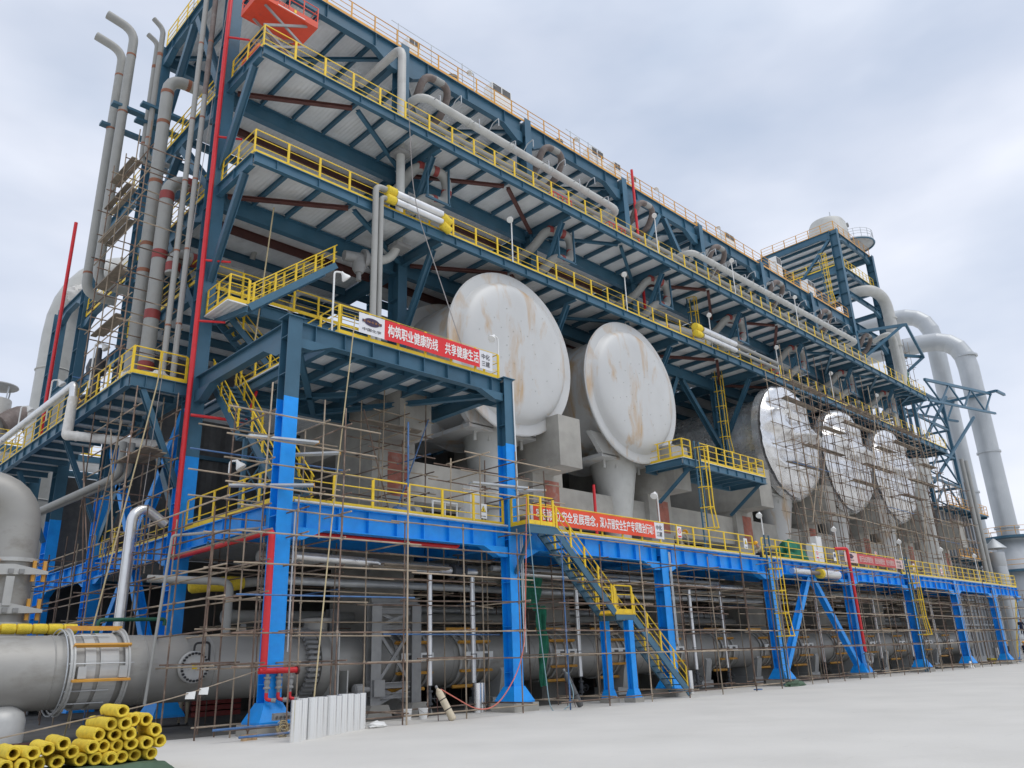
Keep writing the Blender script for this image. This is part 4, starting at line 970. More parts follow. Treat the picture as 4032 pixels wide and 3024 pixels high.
def cage_ladder(label, x, y, z0, z1, cage0, m='steel_blue', dy=-1, dx=0., side=0):
    T = thing('caged_ladder', label, 'ladder', (x, y, z0), 'caged ladders')
    for s_ in (-.24, .24):
        part('stile', MB().box(x + s_ - .03, y - .04, z0, x + s_ + .03, y + .04, z1 + 1.1), m, T)
    rm = mesh('rung', MB().tube([(-.22, 0, 0), (.22, 0, 0)], .016, 6), m)
    n = int((z1 - z0) / .33)
    for k in range(1, n): inst('rung', rm, T, (x, y, z0 + k * .33))
    def arc(z, q): return [(x + q * .37 * math.cos(a), y - .04 - q * .62 * math.sin(a) * 1.0, z) for a in [math.pi * j / 8 for j in range(9)]]
    z = cage0
    hm = mesh('cage_hoop', MB().tube([(p[0] - x, p[1] - y, 0) for p in arc(0, 1.0)], .03, 5), 'yellow')
    hl = mesh('cage_hoop', MB().tube([(p[0] - x, p[1] - y, 0) for p in arc(0, 1.25)], .03, 5), 'yellow')
    first = True
    while z < z1 + 1.15:
        inst('cage_hoop', hl if first else hm, T, (x, y, z)); first = False; z += 1.15
    top = z - 1.15
    for j in (1, 2.6, 4, 5.4, 7):
        a = math.pi * j / 8
        part('cage_strap', MB().tube([(x + 1.25 * .37 * math.cos(a), y - .04 - 1.25 * .62 * math.sin(a), cage0), (x + .37 * math.cos(a), y - .04 - .62 * math.sin(a), cage0 + 1.15), (x + .37 * math.cos(a), y - .04 - .62 * math.sin(a), top)], .024, 5), 'yellow', T)
    return T
cage_ladder('yellow caged ladder from the deck to the small platform below the tanks', 26.85, 1.9, ZD + .05, 12.2, 8.25)
cage_ladder('blue ladder with yellow cage down from the deck beside the braced bay', 28.8, -.62, .05, ZD + .05, 2.45)
cage_ladder('blue ladder with yellow cage down from the deck, the one farther along', 48.5, -.62, .05, ZD + .05, 2.45)
cage_ladder('tall yellow caged ladder from the lower gallery down past the foil tank', 37.9, 6.6, 12.3, Z2L, 15.2)
cage_ladder('yellow caged ladder between the two galleries above the white clad pipes', 35.6, 6.6, Z2L, Z3L - .9, 23.2)
cage_ladder('yellow caged ladder on the stair tower face', 66.6, 8.6, ZR + .1, 41.5, 36.4)

# ---------------------------------------------------------------- stairs
def stair(label, p0, p1, across, n, m='steel_blue', rails=(True, True), railm='yellow', name='stair'):
    """p0 top, p1 bottom of one stringer, across = vector to the other stringer"""
    p0, p1, w_ = V(p0), V(p1), V(across)
    T = thing(name, label, 'stair', p1, 'steel stairs')
    for s_, o in ((0, V((0, 0, 0))), (1, w_)):
        part('stringer', MB().bar(p0 + o, p1 + o, .06, .28), m, T)
        if rails[s_]:
            d = p1 - p0; k = max(2, round(d.length / 1.25)); key = (railm, 'st')
            if key not in POSTMESH: POSTMESH[key] = mesh('handrail_post', MB().box(-.045, -.022, 0, .045, .022, 1.0), railm)
            rz = math.atan2(d.y, d.x)
            for i in range(k + 1):
                q = p0 + o + d * ((i + .15) / (k + .3)); inst('handrail_post', POSTMESH[key], T, q, rz)
            for z in (1.0, .66, .33):
                part('handrail', MB().tube([p0 + o + V((0, 0, z)), p1 + o + V((0, 0, z))], .026 if z == 1.0 else .018, 6), railm, T)
    d = p1 - p0; hd = V((d.x, d.y, 0)).normalized(); tm = MB().bar(V((0, 0, 0)), w_, .25, .035)
    t_me = mesh('tread', tm, 'galv' if m != 'steel_blue' else 'steel_blue')
    for i in range(n):
        q = p0 + d * ((i + .6) / n); inst('tread', t_me, T, q + V((0, 0, .02)))
    return T
W_ = (0, .85, 0)
stair('blue stair with yellow rails climbing from the yard landing to the deck', (11.05, -1.2, ZD - .12), (14.4, -1.2, 3.42), W_, 12)
stair('blue stair with yellow rails from the yard up to the landing on two blue posts', (15.55, -1.2, 3.28), (19.15, -1.2, .12), W_, 12)
SL = thing('stair_landing', 'stair landing on two bright blue posts in front of the deck', 'landing', (15, -.8, 0))
part('landing_plate', MB().box(14.4, -1.24, 3.36, 15.6, -.3, 3.41), 'yellow', SL)
for y in (-1.2, -.35): part('edge_beam', MB().bar((14.42, y, 3.25), (15.58, y, 3.25), .08, .2), 'steel_blue', SL)
for x, y in ((15.3, -1.13), (14.72, -.35)):
    c = part('post', hcol(MB(), x, y, .5, 3.14, .3, .28, 5), 'bright_blue', SL)
    fm = MB(); A, a = .24, .16
    fm._add([(x - A, y - A, .18), (x + A, y - A, .18), (x + A, y + A, .18), (x - A, y + A, .18), (x - a, y - a, .5), (x + a, y - a, .5), (x + a, y + a, .5), (x - a, y + a, .5)], [(0, 1, 5, 4), (1, 2, 6, 5), (2, 3, 7, 6), (3, 0, 4, 7), (4, 5, 6, 7)])
    part('shoe', fm, 'bright_blue', c); part('plinth', MB().box(x - .28, y - .28, 0, x + .28, y + .28, .178), 'concrete', c)
railing('yellow handrail on the outer edge of the stair landing', [(14.42, -1.2, 3.41), (15.58, -1.2, 3.41)], 'handrails of the yard stair', sp=1.1)
railing('yellow handrail on the inner edge of the stair landing', [(14.42, -.35, 3.41), (15.58, -.35, 3.41)], 'handrails of the yard stair', sp=1.1)
UL = thing('stair_landing', 'upper stair landing bracketed off the second tall front column', 'landing', (10.2, -.8, 6.5))
part('landing_plate', MB().box(9.55, -1.25, ZD - .06, 11.05, -.28, ZD - .01), 'steel_blue', UL)
part('edge_beam', MB().bar((9.55, -1.22, ZD - .2), (11.05, -1.22, ZD - .2), .07, .26), 'steel_blue', UL)
part('edge_beam', MB().bar((9.58, -1.2, ZD - .2), (9.58, -.3, ZD - .2), .07, .26), 'steel_blue', UL)
part('strut', MB().bar((9.75, -1.1, ZD - .35), (9.75, -.28, ZD - 1.75), .12, .12), 'steel_blue', UL)
railing('yellow handrail boxing in the upper stair landing', [(9.6, -.3, ZD), (9.6, -1.2, ZD), (11.0, -1.2, ZD)], 'handrails of the yard stair', sp=.75)
# stairs beside the corner column from the banner platform to the deck
stair('steep blue stair with yellow rails dropping from the banner platform, upper flight', (.55, 7.3, ZP - .1), (.55, 4.5, 9.75), (.95, 0, 0), 11)
stair('steep blue stair with yellow rails dropping to the blue deck, lower flight', (.55, 3.6, 9.6), (.55, .7, ZD + .1), (.95, 0, 0), 11)
part_l = thing('stair_landing', 'half landing of the steep stair on a laced blue post', 'landing', (1, 4.0, 9.6))
part('landing_plate', MB().box(.5, 3.5, 9.62, 1.6, 4.6, 9.66), 'steel_blue', part_l)
for x in (.62, 1.3):
    part('post', MB().bar((x, 4.05, ZD + .04), (x, 4.05, 9.6), .14, .14, (0, 1, 0)), 'steel_blue', part_l)
for k in range(3):
    z = ZD + .15 + k
    part('lacing', MB().bar((.68, 4.05, z), (1.24, 4.05, z + .9), .04, .05, (0, 1, 0)), 'steel_blue', part_l)
    part('lacing', MB().bar((1.24, 4.1, z), (.68, 4.1, z + .9), .04, .05, (0, 1, 0)), 'steel_blue', part_l)
stair('dark stair with yellow rails inside the frame behind the corner column', (1.2, 8.6, 16.6), (5.2, 8.6, ZP + .2), (0, 1.0, 0), 13)
# inner walkway
IW = thing('inner_walkway', 'blue walkway with doubled yellow rails jutting out behind the corner column', 'walkway', (.7, 5, 15.3))
for y in (0, 1):
    pass
pA, pB = V((.62, 5.05, 15.27)), V((3.6, 3.0, 17.6))
pB = V((3.2, 4.2, 17.3))
part('side_beam', MB().ib((.3, 7.0, 15.1), (.72, 5.0, 15.1), .12, .34), 'steel_blue', IW)
stair('blue inner stair with doubled yellow rails climbing behind the corner column', (4.6, 5.0, 18.3), (.8, 5.0, 15.15), (0, 1.0, 0), 12)
part('landing_plate', MB().box(-.1, 5.0, 15.2, .8, 7.1, 15.25), 'deck_sheet', IW)
railing('yellow handrail on the small landing behind the corner column', [(-.05, 7.0, 15.25), (-.05, 5.03, 15.25), (.75, 5.03, 15.25)], sp=.9)
stair('bright blue stair with yellow rails at the far end of the deck', (79.6, -.4, ZD), (75.0, -.4, .1), (0, 1, 0), 18, m='bright_blue')

# ================================================================ banners and signs
def text_mb(s, w_, h, x0, z0, y, bold=.02, wave=None, fit=True, ext=0.):
    c = bpy.data.curves.new('text', 'FONT'); c.body = s; c.size = 1.0; c.resolution_u = 2
    o = bpy.data.objects.new('text', c); COL.objects.link(o)
    dg = bpy.context.evaluated_depsgraph_get(); me = o.evaluated_get(dg).to_mesh()
    vs = [tuple(v.co) for v in me.vertices]; fs = [tuple(p.vertices) for p in me.polygons]
    o.evaluated_get(dg).to_mesh_clear(); bpy.data.objects.remove(o); bpy.data.curves.remove(c)
    xs = [v[0] for v in vs]; ys = [v[1] for v in vs]
    a, b, d, e_ = min(xs), max(xs), min(ys), max(ys)
    sx, sy = w_ / (b - a), h / (e_ - d)
    mb = MB(); e2 = h * .028 if bold else 0
    for k, (dx, dz) in enumerate(((0, 0), (e2, 0), (0, e2), (e2, e2)) if bold else ((0, 0),)):
        out_ = []
        for v in vs:
            x = x0 + (v[0] - a) * sx + dx; z = z0 + (v[1] - d) * sy + dz
            out_.append((x, y - k * .0007 + (wave(x, z) if wave else 0), z))
        mb._add(out_, fs)
    return mb
def cloth(x0, x1, zl0, zh0, zl1, zh1, y, wave, nx=40, nz=5):
    mb = MB(); vs = []
    for i in range(nx + 1):
        t = i / nx
        for j in range(nz + 1):
            q = j / nz; x = x0 + (x1 - x0) * t
            z = (zl0 + (zl1 - zl0) * t) * (1 - q) + (zh0 + (zh1 - zh0) * t) * q
            vs.append((x, y + wave(x, z), z))
    k = nz + 1
    mb._add(vs, [(i * k + j, (i + 1) * k + j, (i + 1) * k + j + 1, i * k + j + 1) for i in range(nx) for j in range(nz)]); return mb
def banner(label, x0, xa, xb, x1, zl, zh, y, m, lines, white='banner_white', letter='letter_white', amp=.012, logo=True, right=('中化', '三建'), sag=0.):
    wv = lambda x, z: amp * (math.sin(x * 2.3 + z) + .6 * math.sin(x * 5.1 + 2 * z))
    T = thing('banner', label, 'banner', (x0, y, zl))
    part('cloth', cloth(xa, xb, zl, zh, zl, zh, y, wv, 60), m, T, True)
    if xa > x0: part('end_panel', cloth(x0, xa, zl, zh, zl, zh, y, wv, 10), white, T, True)
    part('end_panel', cloth(xb, x1, zl, zh, zl, zh, y, wv, 10), white, T, True)
    H_ = zh - zl
    for s, a, b in lines:
        part('lettering', text_mb(s, b - a, H_ * .62, a, zl + H_ * .19, y - .012, .022, wv), letter, T)
    if logo:
        c = (x0 + xa) / 2
        vs = [(c + .34 * math.cos(6.283 * k / 28), y - .012 + wv(c, zl), zl + H_ * .64 + .16 * math.sin(6.283 * k / 28)) for k in range(28)]
        part('emblem', MB()._add(vs, [tuple(range(28))[::-1]]), 'logo_purple', T)
        part('emblem_band', MB().quad((c - .42, y - .016 + wv(c, zl), zl + H_ * .58), (c + .42, y - .016 + wv(c, zl), zl + H_ * .58), (c + .42, y - .016 + wv(c, zl), zl + H_ * .71), (c - .42, y - .016 + wv(c, zl), zl + H_ * .71)), 'logo_purple', T)
        part('emblem_letters', text_mb('C N C E C', .74, H_ * .09, c - .37, zl + H_ * .60, y - .02 + wv(c, zl), .02), 'logo_gold', T)
        part('lettering', text_mb('中国化学', .8, H_ * .15, c - .4, zl + H_ * .16, y - .012, .012, wv), 'letter_grey', T)
    if right:
        q = (x1 - xb); 
        part('lettering', text_mb(right[0], q * .62, H_ * .30, xb + q * .16, zl + H_ * .54, y - .012, .012, wv), 'letter_grey', T)
        part('lettering', text_mb(right[1], q * .62, H_ * .30, xb + q * .16, zl + H_ * .14, y - .012, .012, wv), 'letter_grey', T)
    return T
banner('long red banner with white characters tied to the platform above the first bay', 2.55, 3.66, 8.33, 9.03, 12.93, 13.70, -.07, 'banner_red', [('构筑职业健康防线', 3.80, 6.15), ('共享健康生活', 6.50, 8.25)])
banner('long orange banner with white characters tied along the blue deck', 10.9, 11.05, 19.25, 19.95, 6.92, 7.68, -.10, 'banner_orange', [('牢固树立安全发展理念，', 11.2, 15.0), ('深入开展安全生产专项整治行动！', 15.15, 19.1)], logo=False, amp=.02)
banner('faded pinkish banner tied to the far deck rail past the red riser', 39.6, 41.6, 47.9, 49.3, 6.98, 7.62, -.10, 'banner_pale', [('管行业必须管安全', 41.9, 44.1), ('管业务必须管安全', 44.4, 46.0), ('管生产必须管安全', 46.3, 47.7)], white='pink_white', letter='pink_white')
def sign(label, x, z, y, kind, w_=.36, h=.55):
    T = thing('safety_sign', label, 'sign', (x, y, z))
    part('board', MB().box(x - w_ / 2, y, z, x + w_ / 2, y + .012, z + h), 'white_paint', T)
    c = z + h * .62; r = w_ * .36
    if kind == 'tri':
        for m, k, dy in (('black', 1.12, .004), ('sign_yellow', .92, .007)):
            part('triangle', MB()._add([(x - r * k, y - dy, c - r * .75 * k), (x + r * k, y - dy, c - r * .75 * k), (x, y - dy, c + r * k)], [(0, 1, 2)]), m, T)
        part('symbol', MB()._add([(x - .02, y - .01, c - .06), (x + .03, y - .01, c - .06), (x, y - .01, c + .07)], [(0, 1, 2)]), 'black', T)
        part('lettering', text_mb('当心触电', w_ * .7, h * .09, x - w_ * .35, z + h * .1, y - .003), 'letter_grey', T)
    else:
        part('ring', MB().hoop((x, y - .004, c), (0, 1, 0), r, r * .76, .006, 24), 'sign_red' if kind == 'no' else 'blue_pole', T)
        if kind == 'no':
            part('slash', MB().bar((x - r * .6, y - .006, c + r * .6), (x + r * .6, y - .006, c - r * .6), .004, .03, (1, 0, 1)), 'sign_red', T)
            part('red_strip', MB().box(x - w_ * .38, y - .004, z + h * .05, x + w_ * .38, y - .001, z + h * .2), 'sign_red', T)
        else: part('disc', MB().lathe((x, y - .004, c), (0, 1, 0), [(r * .7, 0), (r * .7, .003)], 20), 'letter_grey', T)
    return T
sign('white warning sign with yellow triangle hung on the deck rail by the cabinet', 8.35, 6.85, -.06, 'tri')
sign('white no-smoking sign with red ring on the deck rail past the orange banner', 21.3, 7.1, -.06, 'no')
sign('white warning sign with yellow triangle on the deck rail below the ladder platform', 27.5, 7.0, -.06, 'tri')
sign('white no-smoking sign with red ring in front of the green tarpaulin', 35.9, 6.95, -.06, 'no')
sign('white sign with dark round emblem on the deck rail before the red riser', 38.3, 6.95, -.06, 'disc')
sign('small white no-smoking sign just above the faded banner', 45.0, 7.68, -.0, 'no', .3, .3)
sign('white sign on the far deck rail past the second deck ladder', 51.5, 6.95, -.06, 'no')
sign('white sign on the far deck rail near the last blue columns', 57.2, 6.95, -.06, 'no')

# ================================================================ lamps
def lamp(label, b, h, ax=.45, ay=-.1, m='white_paint'):
    b = V(b); T = thing('lamp_post', label, 'lamp', b, 'white lamp posts on the galleries and deck')
    part('pole', MB().pipe([b, b + V((0, 0, h)), b + V((ax * .6, ay * .6, h + .02))], .035, .12, 8), m, T, True)
    p = b + V((ax * .6, ay * .6, h + .02)); d = V((ax, ay, -.55)).normalized()
    part('lamp_head', MB().lathe(p, d, [(.04, -.03), (.07, .08), (.17, .24), (.175, .30), (.12, .31)], 14), 'white_paint', T, True)
    return T
lamp('white lamp post on the corner of the banner platform next to the corner column', (1.72, .35, ZP), 2.5)
lamp('white lamp post at the end of the banner, in front of the stained tank', (9.55, .12, ZP), 1.9, -.45)
for k, (y, lb) in enumerate(((12.1, 'between the black valve and the lagged pipe'), (18.0, 'beside the two tall side columns'), (23.2, 'farthest along'))):
    lamp('white lamp post on the side walkway rail, ' + lb, (-2.55, y, ZS + .6), 2.0, .4, -.2)
for k, x in enumerate((15.2, 25.1, 34.5, 43.4, 53.0)):
    lamp('lamp post with hooked head on the roof edge, %s from the corner' % ORD[k], (x, Y1 - .1, ZR), 1.3, -.45, -.1, 'galv')
lamp('lamp post on the roof corner above the vent stacks', (-.15, 12.5, ZR), 3.2, .3, -.2, 'galv')
for k, x in enumerate((14.5, 24.2, 33.6, 43.0, 52.3, 61.8)):
    lamp('white lamp post on the lower gallery rail, %s from the corner' % ORD[k], (x, GY, Z2L), 2.5, -.35, -.25)
for k, x in enumerate((28.2, 37.9, 47.8)):
    lamp('white lamp post on the upper gallery rail, %s from the corner' % ORD[k], (x, GY, Z3L), 2.9, -.3, -.2)
for k, (x, lb) in enumerate(((19.9, 'beside the end of the orange banner'), (29.8, 'above the first deck ladder'), (39.2, 'near the faded banner'), (49.9, 'above the second deck ladder'), (58.5, 'near the last blue columns'), (66.7, 'at the far end of the deck'))):
    lamp('white lamp post on the deck ' + lb, (x, .06, ZD + .03), 2.5, -.5, -.15)
lamp('pale bulkhead lamp hanging from a scaffold tube by the corner column', (-.55, 2.6, 7.9), .4, .3, -.2)

# ================================================================ roof and gallery equipment
def cabinet(name, label, x, y, z, w_, d, h, m='white_paint', louvre=True, cat='cabinet', group=None):
    T = thing(name, label, cat, (x, y, z), group)
    part('body', MB().box(x, y, z + .08, x + w_, y + d, z + h), m, T)
    part('door', MB().box(x + .05, y - .02, z + .16, x + w_ - .05, y - .002, z + h - .1 - (h * .3 if louvre else 0)), m, T)
    if louvre:
        part('louvre', MB().box(x + .08, y - .015, z + h * .72, x + w_ * .47, y - .001, z + h - .06), 'dark_grey', T)
        part('louvre', MB().box(x + w_ * .53, y - .015, z + h * .72, x + w_ - .08, y - .001, z + h - .06), 'dark_grey', T)
    part('foot', MB().box(x + .04, y + .04, z, x + .12, y + d - .04, z + .078), 'dark_grey', T)
    part('foot', MB().box(x + w_ - .12, y + .04, z, x + w_ - .04, y + d - .04, z + .078), 'dark_grey', T)
    return T
RB = ((10.5, 1.7, .9), (17.2, 2.2, 1.7), (27.0, 2.0, 1.4), (29.6, 1.9, .8), (31.6, 1.6, .7), (45.0, 1.8, 1.5), (54.2, 2.6, 1.0), (60.5, 2.2, 1.6))
for k, (x, h, w_) in enumerate(RB):
    cabinet('roof_cabinet', 'white louvred cabinet on the roof edge, %s from the corner' % ORD[k], x, Y1 + .35, ZR, w_, .8, h, group='white cabinets along the roof edge')
for k, x in enumerate((14.0, 23.6, 40.5)):
    T = thing('roof_vent', 'squat round roof ventilator behind the roof rail, %s from the corner' % ORD[k], 'ventilator', (x, Y1 + .5, ZR), 'squat round roof ventilators')
    part('neck', MB().lathe((x, Y1 + .6, ZR), (0, 0, 1), [(.22, 0), (.22, .45)], 16), 'galv', T, True)
    part('cap', MB().lathe((x, Y1 + .6, ZR + .45), (0, 0, 1), [(.2, 0), (.38, .06), (.38, .14), (.28, .16), (.38, .22), (.38, .30), (.28, .32), (.38, .38), (.2, .5)], 16), 'grey_iron', T, True)
for k, (x0, x1) in enumerate(((9.7, 17), (24.6, 27.5))):
    T = thing('cable_mast', ['long', 'short'][k] + ' thin galvanised mast line above the roof rail', 'mast', (x0, Y1 + .2, ZR))
    n = 4
    for j in range(n):
        x = x0 + (x1 - x0) * j / (n - 1); part('mast', MB().tube([(x, Y1 + .25, ZR), (x, Y1 + .25, ZR + 2.0 - .1 * (j % 2))], .035, 6), 'galv', T)
    part('wire', MB().tube([(x0 - .5, Y1 + .25, ZR + 1.95), (x1 + .5, Y1 + .25, ZR + 1.9)], .018, 5), 'galv', T)
# tower top cone and ring platform
T = thing('top_hopper', 'pale tapered hopper standing on top of the stair tower', 'hopper', (75.5, 10.6, ZT))
part('cone_shell', MB().lathe((75.5, 10.6, ZT), (0, 0, 1), [(2.6, 0), (2.6, .4), (2.1, 4.3), (1.9, 4.7), (.4, 4.9)], 36), 'pale_pipe', T, True)
part('nozzle', MB().tube([(76.2, 9.6, ZT + 4.0), (76.8, 8.6, ZT + 4.2)], .3, 12), 'grey_iron', T, True)
part('mast', MB().tube([(75.2, 9.9, ZT + 4.6), (75.2, 9.9, ZT + 5.9)], .05, 6), 'galv', T)
T = thing('round_balcony', 'round balcony with curved rails beside the hopper on the stair tower', 'balcony', (77.9, 7.6, ZT))
c0 = V((77.6, 8.6, ZT + 1.6))
part('floor_disc', MB().lathe(c0, (0, 0, 1), [(.1, 0), (2.2, 0), (2.2, .16), (.1, .16)], 32), 'galv', T)
part('ring_beam', MB().ring(c0 - V((0, 0, .04)), (0, 0, 1), 2.2, .1, 32), 'steel_blue', T)
for z in (.45, .8, 1.15): part('curved_rail', MB().ring(c0 + V((0, 0, z + .16)), (0, 0, 1), 2.15, .025, 32, 5), 'galv', T)
pm_ = mesh('post', MB().tube([(0, 0, 0), (0, 0, 1.3)], .03, 6), 'galv')
for k in range(16): inst('post', pm_, T, c0 + V((2.15 * math.cos(k * .3927), 2.15 * math.sin(k * .3927), 0)))
part('leg', MB().tube([c0 - V((1, 0, 1.6)), c0 - V((1, 0, 0))], .08, 8), 'steel_blue', T)
# red lifts
def scissor_lift(label, x, y, z, ang, m, L_=2.9, W2=1.1, H_=2.2, txt=True, rails=True):
    T = thing('scissor_lift', label, 'lift', (x, y, z))
    part('chassis', MB().box(x - L_ / 2 + .2, y - W2 / 2, z + .18, x + L_ / 2 - .2, y + W2 / 2, z + .55), m, T)
    for sx in (-1, 1):
        for sy in (-1, 1):
            part('wheel', MB().lathe((x + sx * (L_ / 2 - .55), y + sy * (W2 / 2 + .01), z + .2), (0, sy, 0), [(.2, 0), (.2, .1), (.1, .12)], 16), 'black', T)
    zt = z + H_
    nlev = 2; dz = (H_ - .6) / nlev
    for k in range(nlev):
        z0 = z + .58 + dz * k
        for sy in (-.42, .42):
            part('scissor_arm', MB().bar((x - L_ / 2 + .45, y + sy * W2, z0), (x + L_ / 2 - .45, y + sy * W2, z0 + dz), .06, .12), 'grey_iron', T)
            part('scissor_arm', MB().bar((x + L_ / 2 - .45, y + sy * W2 * .88, z0), (x - L_ / 2 + .45, y + sy * W2 * .88, z0 + dz), .06, .12), 'grey_iron', T)
    b = part('basket', MB().box(x - L_ / 2, y - W2 / 2 - .1, zt, x + L_ / 2, y + W2 / 2 + .1, zt + .06).box(x - L_ / 2, y - W2 / 2 - .1, zt + .06, x + L_ / 2, y - W2 / 2 - .07, zt + .34).box(x - L_ / 2, y + W2 / 2 + .07, zt + .06, x + L_ / 2, y + W2 / 2 + .1, zt + .34).box(x - L_ / 2, y - W2 / 2 - .07, zt + .06, x - L_ / 2 + .03, y + W2 / 2 + .07, zt + .34), m, T)
    ys = y - W2 / 2 - .085
    for k in range(5):
        xx = x - L_ / 2 + .03 + (L_ - .06) * k / 4
        for yy in (ys, y + W2 / 2 + .085): part('guard_post', MB().box(xx - .025, yy - .015, zt + .34, xx + .025, yy + .015, zt + 1.15), m, b)
    for zz in (.75, 1.15):
        part('guard_rail', MB().tube([(x - L_ / 2, ys, zt + zz), (x + L_ / 2, ys, zt + zz), (x + L_ / 2, y + W2 / 2 + .085, zt + zz), (x - L_ / 2, y + W2 / 2 + .085, zt + zz), (x - L_ / 2, ys, zt + zz)], .025, 6), m, b)
    if txt:
        part('lettering', text_mb('JCPT1212', .9, .14, x - .9, zt + .15, ys - .022), 'letter_grey', b)
        part('white_strip', MB().box(x - .55, ys - .03, zt + .05, x + .8, ys - .018, zt + .09), 'white_paint', b)
        part('yellow_label', MB().box(x + .25, ys - .03, zt + .13, x + .35, ys - .018, zt + .3), 'sign_yellow', b)
    return T
scissor_lift('orange-red scissor lift raised above the upper gallery at the corner', 1.3, 5.35, Z3L + .0, 0, 'lift_orange', 2.95, 1.5, 3.0)
scissor_lift('small red lift standing on the lower gallery over the first foil tank', 45.2, 6.0, Z2L, 0, 'red', 1.8, 1.0, .75, txt=False)
scissor_lift('red lift standing on the upper gallery deck behind the rail', 20.6, 6.0, Z3L, 0, 'red', 1.7, .9, .8, txt=False)
scissor_lift('red lift on the upper gallery below the end of the first roof header', 26.0, 6.0, Z3L, 0, 'red', 1.7, .9, .8, txt=False)
# cabinet and motor on the deck behind the warning sign
cabinet('control_cabinet', 'tall white control cabinet on the deck in front of the concrete beam', 8.55, .9, ZD + .04, .55, .4, 1.75, louvre=False)
cabinet('control_cabinet', 'white cabinet on the deck beside the green tarpaulin', 37.4, .9, ZD + .04, .6, .4, 1.5, louvre=False)
cabinet('control_cabinet', 'pair-height white cabinet on the deck near the faded banner', 39.6, 1.6, ZD + .04, .8, .5, 2.2, louvre=False)
T = thing('cable_reel', 'white drum wound with loose black cable on the deck by the second tall column', 'cable drum', (9.0, 1.5, ZD + .04))
part('drum', MB().lathe((8.7, 1.6, ZD + .5), (1, -.3, 0), [(.1, 0), (.45, 0), (.45, .06), (.3, .06), (.3, .5), (.45, .5), (.45, .56), (.1, .56)], 20), 'white_paint', T, True)
for k in range(9):
    part('cable_turn', MB().ring((8.85 + k * .06, 1.45 - k * .02, ZD + .5 + .02 * math.sin(k * 2)), (1, -.3 + .1 * math.sin(k * 3), .1 * math.cos(k * 5)), .36 + .05 * math.sin(k * 1.7), .02, 20, 5), 'black', T)
T = thing('pump_set', 'small blue motor and pump with white frame on the deck behind the rail', 'pump', (6.6, 1.8, ZD + .04))
part('motor', MB().lathe((5.6, 1.9, ZD + .5), (1, 0, 0), [(.16, 0), (.24, .05), (.24, .7), (.16, .75)], 18), 'blue_pole', T, True)
part('pump_body', MB().lathe((6.4, 1.9, ZD + .5), (1, 0, 0), [(.1, 0), (.3, .05), (.34, .3), (.2, .5)], 18), 'grey_iron', T, True)
part('skid_base', MB().box(5.4, 1.6, ZD + .04, 7.0, 2.2, ZD + .2), 'steel_blue', T)
for xx in (6.9, 7.5, 8.1):
    part('frame_post', MB().box(xx, 1.2, ZD + .04, xx + .05, 1.25, ZD + .95), 'white_paint', T)
part('frame_top', MB().box(6.9, 1.19, ZD + .95, 8.15, 1.26, ZD + 1.0), 'white_paint', T)
for i, (x0, x1) in enumerate(((.3, 9.4), (11.0, 28.4), (29.3, 48.0), (49.1, 74))):
    pipe('edge_conduit', [(x0, -.26, ZD + .02), (x1, -.26, ZD + .02)], .045, 'galvanised conduit along the deck edge, %s length' % ORD[i], 'galv', n=8)
    for x in [x0 + .5 + k * 1.9 for k in range(int((x1 - x0) / 1.9))][:0]: pass
for i in range(8):
    x = X[i] + (.31 if i else .33)
    for k in range(2 if i < 3 else 1):
        pipe('column_conduit', [(x + k * .09, -.3, ZD - .3), (x + k * .09, -.3, 2.2 - .2 * k)], .028, ('thin grey conduit strapped down the %s deck column' if k == 0 else 'companion thin conduit strapped down the %s deck column') % ORD[i], 'galv', n=6)
pipe('column_conduit', [(X[1] + .2, -.3, ZP - .1), (X[1] + .25, -.31, 6.8)], .03, 'white conduit down the dark upper shaft of the second tall column', 'white_paint', n=6)
